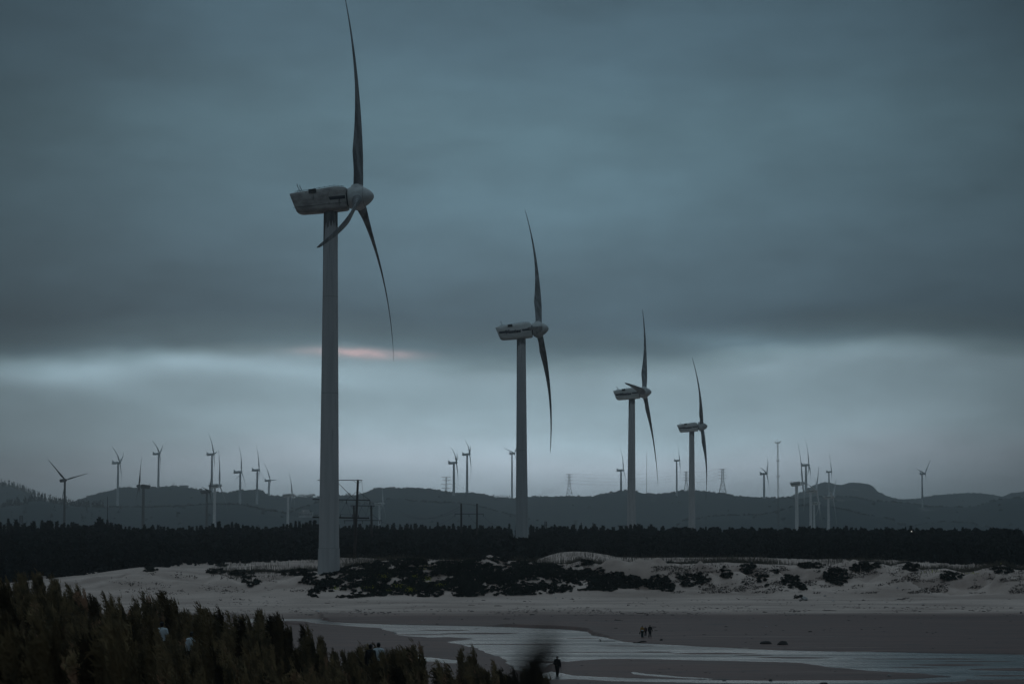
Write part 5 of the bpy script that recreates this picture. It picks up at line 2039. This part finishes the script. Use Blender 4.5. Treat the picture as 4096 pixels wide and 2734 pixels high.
def sap_height(x, D, g):
    px = 2048 + F * x / D
    if D < 50:
        toprow = 2560 + 0.12 * max(px, 0) + rp.normal() * 25
        return float(np.clip(HC + float(e_row(toprow)) * D - g, 0.8, 3.0))
    h = rp.uniform(1.25, 2.0) if rp.random() < 0.78 else rp.uniform(1.9, 2.6)
    if D > 92 and px > 600:
        h += 0.10 if px < 1500 else 0.6
    for (hx, hr, hd, hw_) in ((1487, 2596, 104, 12), (1520, 2610, 106, 20), (656, HEADS[2] + 42, 98, 16), (780, HEADS[3] + 40, 99, 8), (2229, 2694, 200, 34)):
        if D < hd and abs(px - hx - 0.12 * F / D) < hw_ + 0.16 * F / D and (hx > 1000 or rp.random() < 0.7):
            h = min(h, max(HC + float(e_row(hr + rp.uniform(0, 14))) * D - g, 0.35))
    return float(h)


for i, (x, D, g) in enumerate(spots):
    k = int(rp.integers(0, 9))
    root, fo, st = sap[k]
    if used[k]:
        r2 = root.copy()
        scene.collection.objects.link(r2)
        for ch in (fo, st):
            q = ch.copy()
            q.parent = r2
            scene.collection.objects.link(q)
    else:
        r2 = root
        used[k] = True
    h = sap_height(x, D, g)
    r2.location = (x, D, g - 0.08)
    sxy = h * rp.uniform(0.46, 0.82)
    r2.scale = (sxy, sxy, h)
    r2.rotation_euler = (rp.normal() * 0.03, rp.normal() * 0.05, rp.normal() * 0.25)
    if D < 40:
        lab, grp = 'dark blurred casuarina sapling in the near bottom left corner', 'blurred near saplings'
    else:
        lab, grp = 'brown-green casuarina sapling blown to the left on the foreground dune slope', 'wind-blown saplings on the foreground slope'
    tag(r2, lab, 'sapling', grp)
for k in range(9):
    if not used[k]:
        for o_ in sap[k]:
            bpy.data.objects.remove(o_)

# the rest of the thicket, past the 300 plants that show largest
base_v = [sapling_variant(i)[0] for i in range(9)]
q = []
for (x, D, g) in extra:
    h = sap_height(x, D, g) * 0.95
    V = base_v[int(rp.integers(0, 9))]
    V = V[rp.random(len(V)) < 0.5]
    an = rp.normal() * 0.25
    w_ = h * rp.uniform(0.42, 0.74)
    ca, sa = math.cos(an), math.sin(an)
    X_ = (V[..., 0] * ca - V[..., 1] * sa) * w_ + x
    Y_ = (V[..., 0] * sa + V[..., 1] * ca) * w_ + D
    q.append(np.stack([X_, Y_, V[..., 2] * h + g - 0.08], -1))
tag(quads_mesh('sapling_thicket', np.concatenate(q), MT['sapling']), label='thicket of smaller wind-blown saplings filling the foreground slope', cat='thicket', kind='stuff')

# litter of fallen needles and undergrowth between the saplings
q = []
for _ in range(1800):
    D = rp.uniform(30, 121)
    px = rp.uniform(-250, 2350)
    x = (px - 2048) / F * D
    if float(fbm(x / 2.2, D / 3.5, 130, 3)) > -0.05:
        continue
    g = gz(x, D)
    rowg = 2205 + (HC - g) / D * F
    if rowg > 2760:
        continue
    h = rp.uniform(0.12, 0.6)
    a_ = -rp.uniform(0.05, 0.5) * h
    w = 0.012
    b_ = rp.normal() * 0.1
    q.append([(x - w, D, g - 0.03), (x + w, D, g - 0.03), (x + a_ + w * 0.4, D + b_, g + h), (x + a_ - w * .4, D + b_, g + h)])
tag(quads_mesh('undergrowth', np.array(q), MT['sapling']), label='low brown undergrowth between the saplings on the foreground slope', cat='undergrowth', kind='stuff')

# the out-of-focus grass stalk right in front of the lens
D = 1.9
root_p = at(2035, 2734, D)
b0 = np.array([root_p[0] - 0.02, D, gz(root_p[0], D)])
root = empty('grass_stalk', b0, 'blurred dark grass stalk rising close to the lens at bottom centre', 'grass stalk')
mb = MB()
pa, pb, pc = at(2070, 2790, D), at(2128, 2690, D), at(2160, 2580, D)
mb.tube([b0, b0 * 0.5 + pa * 0.5 + np.array([-0.02, 0, 0]), pa, pb], [0.007, 0.007, 0.009, 0.009], 8)
mb.build('stem', MT['drygrass'], root, b0, True)
mb = MB()
r_ = np.random.default_rng(3)
V = []
axis = [at(2072, 2800, D), at(2105, 2735, D), at(2140, 2655, D), at(2164, 2590, D)]
for i in range(300):
    f = r_.random() * 3
    k = min(int(f), 2)
    o_ = axis[k] + (axis[k + 1] - axis[k]) * (f - k)
    rad = 0.0076 * (1 - 0.35 * f / 3)
    o_ = o_ + r_.normal(size=3) * rad * np.array([0.9, 0.9, 0.5])
    d_ = (axis[3] - axis[0])
    d_ = d_ / np.linalg.norm(d_) + r_.normal(size=3) * 0.25
    s_ = r_.normal(size=3)
    s_ = np.cross(s_, d_)
    s_ = s_ / np.linalg.norm(s_) * 0.0022
    d_ = d_ * 0.009
    V.append([o_ - s_, o_ + s_, o_ + s_ + d_, o_ - s_ + d_])
quads_mesh('seed_head', np.array(V) - b0, MT['bark'], root)


# ------------------------------------------------------------------ driftwood, rocks and litter
def log(px, row, wpx, label, r=0.09, kind='wood', bend=0.1, group='driftwood on the beach', tilt=0.0):
    p = gpt(px, row, 190, 460)
    sc = p[1] / F
    L = wpx * sc
    rr_ = np.random.default_rng(int(px * 7 + row))
    mb = MB()
    P = []
    for i in range(6):
        f = i / 5 - 0.5
        x = p[0] + f * L
        y = p[1] + f * L * 0.25 * rr_.uniform(-1, 1) * 0 + f * L * tilt
        P.append(np.array([x, y, gz(x, y) + r * 0.6 + bend * abs(f) * L * 0.10 + rr_.normal() * 0.01]))
    mb.tube(P, [r * 0.7, r, r * 1.05, r * 0.95, r * 0.8, r * 0.45], 8)
    for i in range(2):
        k = rr_.integers(1, 5)
        mb.tube([P[k], P[k] + np.array([rr_.normal() * 0.2, -0.1, 0.10 + rr_.random() * 0.18]) * min(L, 2.0) / 1.2], [r * 0.4, r * 0.15], 6)
    o = mb.build('driftwood_log', MT[kind], origin=p)
    o.location = p.tolist()
    tag(o, label, 'driftwood', group)


def rock(px, row, w, h, label, m='rock', name='beach_rock', cat='rock', group='rocks on the sand', sub=3):
    p = gpt(px, row, 190, 560)
    sc = p[1] / F
    rr_ = np.random.default_rng(int(px * 3 + row))
    mb = MB()
    n, k = 14, 9
    sd = rr_.uniform(0, 50)
    rings = []
    for i in range(k + 1):
        th = math.pi * (i + 0.05) / (k + 0.1)
        ring = []
        for j in range(n):
            ph = 2 * math.pi * j / n
            d = np.array([math.sin(th) * math.cos(ph), math.sin(th) * math.sin(ph), math.cos(th)])
            q = 1 + 0.35 * float(fbm(d[0] * 1.6 + sd, d[1] * 1.6 + d[2] * 1.9, 3, 3))
            ring.append(np.array([w * sc / 2, w * sc / 2 * 0.8, h * sc * 0.62]) * d * q)
        rings.append(ring)
    mb.loft(rings)
    o = mb.build(name, MT[m])
    o.location = (p + np.array([0, 0, h * sc * 0.15])).tolist()
    tag(o, label, cat, group)


log(2560, 2569, 54, 'dark waterlogged branch lying in the river shallows below the three walkers', 0.10)
log(2425, 2568, 70, 'long black log stranded in the middle of the river', 0.13)
log(1899, 2518, 22, 'short black log at the upper river edge, right of the second turbine line', 0.12)
log(1993, 2422, 33, 'thin dark stick on the grey sand below the second big turbine', 0.06)
log(1886, 2419, 28, 'thin pale stick on grey sand left of the dark stick', 0.04)
log(2562, 2452, 30, 'thin dark plank at the edge of the wet sand under the third turbine', 0.06)
log(2470, 2479, 26, 'dark branch with a knob on the wet sand above the river bend', 0.07)
log(2027, 2474, 30, 'flat dark wrack branch on the wet sand near the upper shore', 0.05)
log(3318, 2441, 56, 'longest thin dark log on the tide line at right', 0.06)
log(3605, 2396, 36, 'pair-like dark driftwood beam at the dune foot, far right', 0.09, tilt=0.2)
log(3625, 2391, 30, 'upper dark driftwood beam just above its neighbour at the dune foot', 0.07, tilt=0.3)
log(3060, 2447, 18, 'small dark log on the tide line, right of the walkers', 0.07)
log(1310, 2411, 22, 'reddish dark stick on the left grey sand below the nearest turbine', 0.06)
log(2905, 2505, 14, 'little dark stick on the wet sand right of the three walkers', 0.05)
log(2780, 2439, 14, 'tiny dark stick on the grey sand between the third and fourth turbines', 0.05)
log(3885, 2440, 22, 'dark twig at far right of the tide line', 0.05)
rock(3062, 2573, 46, 15, 'dark lumpy clod pile, left one by the upper river edge', 'foam', 'sand_clod', 'clod', 'dark clods by the river edge')
rock(3130, 2577, 44, 20, 'tallest dark pointed clod pile by the upper river edge', 'foam', 'sand_clod', 'clod', 'dark clods by the river edge')
rock(2645, 2559, 13, 8, 'small dark peaked lump on the sand below right of the walkers', 'foam', 'sand_clod', 'clod', 'dark clods by the river edge')
rock(2896, 2725, 22, 10, 'brown rock standing in the lower channel at bottom right', 'rock')
rock(3082, 2722, 17, 12, 'upright brown rock in the lower channel', 'rock')
rock(3556, 2702, 18, 9, 'round white rock on the dark sand bar at bottom right', 'palerock')
rock(3620, 2722, 14, 6, 'small orange-brown rock at the bottom right water edge', 'rock')
rock(3594, 2731, 8, 7, 'tiny dark rock by the bottom edge at right', 'foam')
rock(3295, 2736, 34, 12, 'cluster-like black rock cut by the bottom edge', 'foam')
rock(4084, 2451, 10, 7, 'small black box-shaped lump at the far right edge', 'foam')
rock(1581, 2533, 11, 8, 'round pale rock at the tip of the dark shoal in the river', 'palerock')
rock(1540, 2537, 8, 5, 'pale stone embedded in the dark shoal', 'palerock')
rock(2196, 2616, 17, 11, 'heap of pale foam-covered stones on the left river bank', 'palerock')
rock(3218, 2400, 30, 20, 'wind-shaped sand hump with scrub at its right end', 'palerock', 'sand_hump', 'sand hump', 'sand hump')
LIT = [(1269, 2445, 18, 7, 'largest white litter piece, on the left beach above the river bend'), (1623, 2374, 9, 5, 'white litter scrap under the yellow flowers'), (2223, 2392, 8, 6, 'white bird-like scrap on the pale sand under the big scrub'),
       (2886, 2361, 10, 6, 'white scrap on the dune foot below the isolated shrubs'), (2397, 2345, 5, 4, 'tiny white scrap inside the scrub edge'), (3333, 2405, 11, 8, 'white box-like scrap on grey sand at right'), (3403, 2406, 9, 6, 'white scrap just right of the white box-like scrap'),
       (3590, 2418, 9, 6, 'pale flat scrap on the grey sand at far right'), (3692, 2417, 10, 6, 'white and dark scrap on the grey sand, right of the pale flat one'), (3590, 2352, 9, 7, 'white pair-like scrap on the dune slope at right'),
       (3866, 2265, 16, 5, 'white plastic sheet on the back sand at far right'), (3300, 2382, 12, 4, 'pale green sliver on the sand at right'), (3066, 2504, 9, 3, 'white flat scrap on the wet sand'), (2885, 2447, 6, 4, 'small white scrap on the tide line'),
       (2095, 2716, 5, 3, 'white speck among the bottom centre saplings'), (1689, 2482, 8, 3, 'white sliver on wet sand by the upper river'), (2350, 2596, 12, 3, 'white scrap floating flat in the river')]
for px, row, w, h, lab in LIT:
    p = gpt(px, row, 190, 560)
    if row == 2596:
        p = at(px, row, -HC / ray(px, row)[2])
    sc = p[1] / F
    rr_ = np.random.default_rng(px)
    mb = MB()
    n = 7
    V, Fc = [], []
    for i in range(n):
        for j in range(4):
            V.append([(i / (n - 1) - 0.5) * w * sc * (1 - 0.25 * rr_.random()), (j / 3 - 0.5) * w * sc * 0.6, (h * sc) * (0.15 + 0.85 * rr_.random() * math.sin(math.pi * (i + 0.5) / n))])
    for i in range(n - 1):
        for j in range(3):
            Fc.append((i * 4 + j, i * 4 + j + 1, (i + 1) * 4 + j + 1, (i + 1) * 4 + j))
    mb.add(V, Fc)
    mb.add([[v[0], v[1], v[2] - 0.02] for v in V], [q[::-1] for q in Fc])
    o = mb.build('litter_scrap', MT['litter'])
    o.location = (p + np.array([0, 0, 0.02])).tolist()
    tag(o, lab, 'litter', 'pale litter scraps on the beach')

# ------------------------------------------------------------------ haze
HAZE_DENSITY = 1.4e-4
mb = MB()
mb.box((0, 4075, 106.5), (6900, 8850, 219))
hz = mb.build('haze', None) if False else None
me = bpy.data.meshes.new('haze')
x0, x1, y0, y1, z0, z1 = -3450, 3450, -300, 8500, -2.0, 225
me.from_pydata([(x, y, z) for x in (x0, x1) for y in (y0, y1) for z in (z0, z1)], [], [(0, 1, 3, 2), (4, 6, 7, 5), (0, 4, 5, 1), (2, 3, 7, 6), (0, 2, 6, 4), (1, 5, 7, 3)])
hm_ = bpy.data.materials.new('haze')
hm_.use_nodes = True
hn = hm_.node_tree.nodes
hn.clear()
pv = hn.new('ShaderNodeVolumePrincipled')
pv.inputs['Color'].default_value = (0.84, 0.91, 0.94, 1)
pv.inputs['Density'].default_value = HAZE_DENSITY
pv.inputs['Anisotropy'].default_value = 0.72
ho = hn.new('ShaderNodeOutputMaterial')
hm_.node_tree.links.new(pv.outputs[0], ho.inputs['Volume'])
me.materials.append(hm_)
hz = bpy.data.objects.new('haze', me)
scene.collection.objects.link(hz)
tag(hz, kind='stuff', label='thin grey air haze over the whole coast', cat='haze')
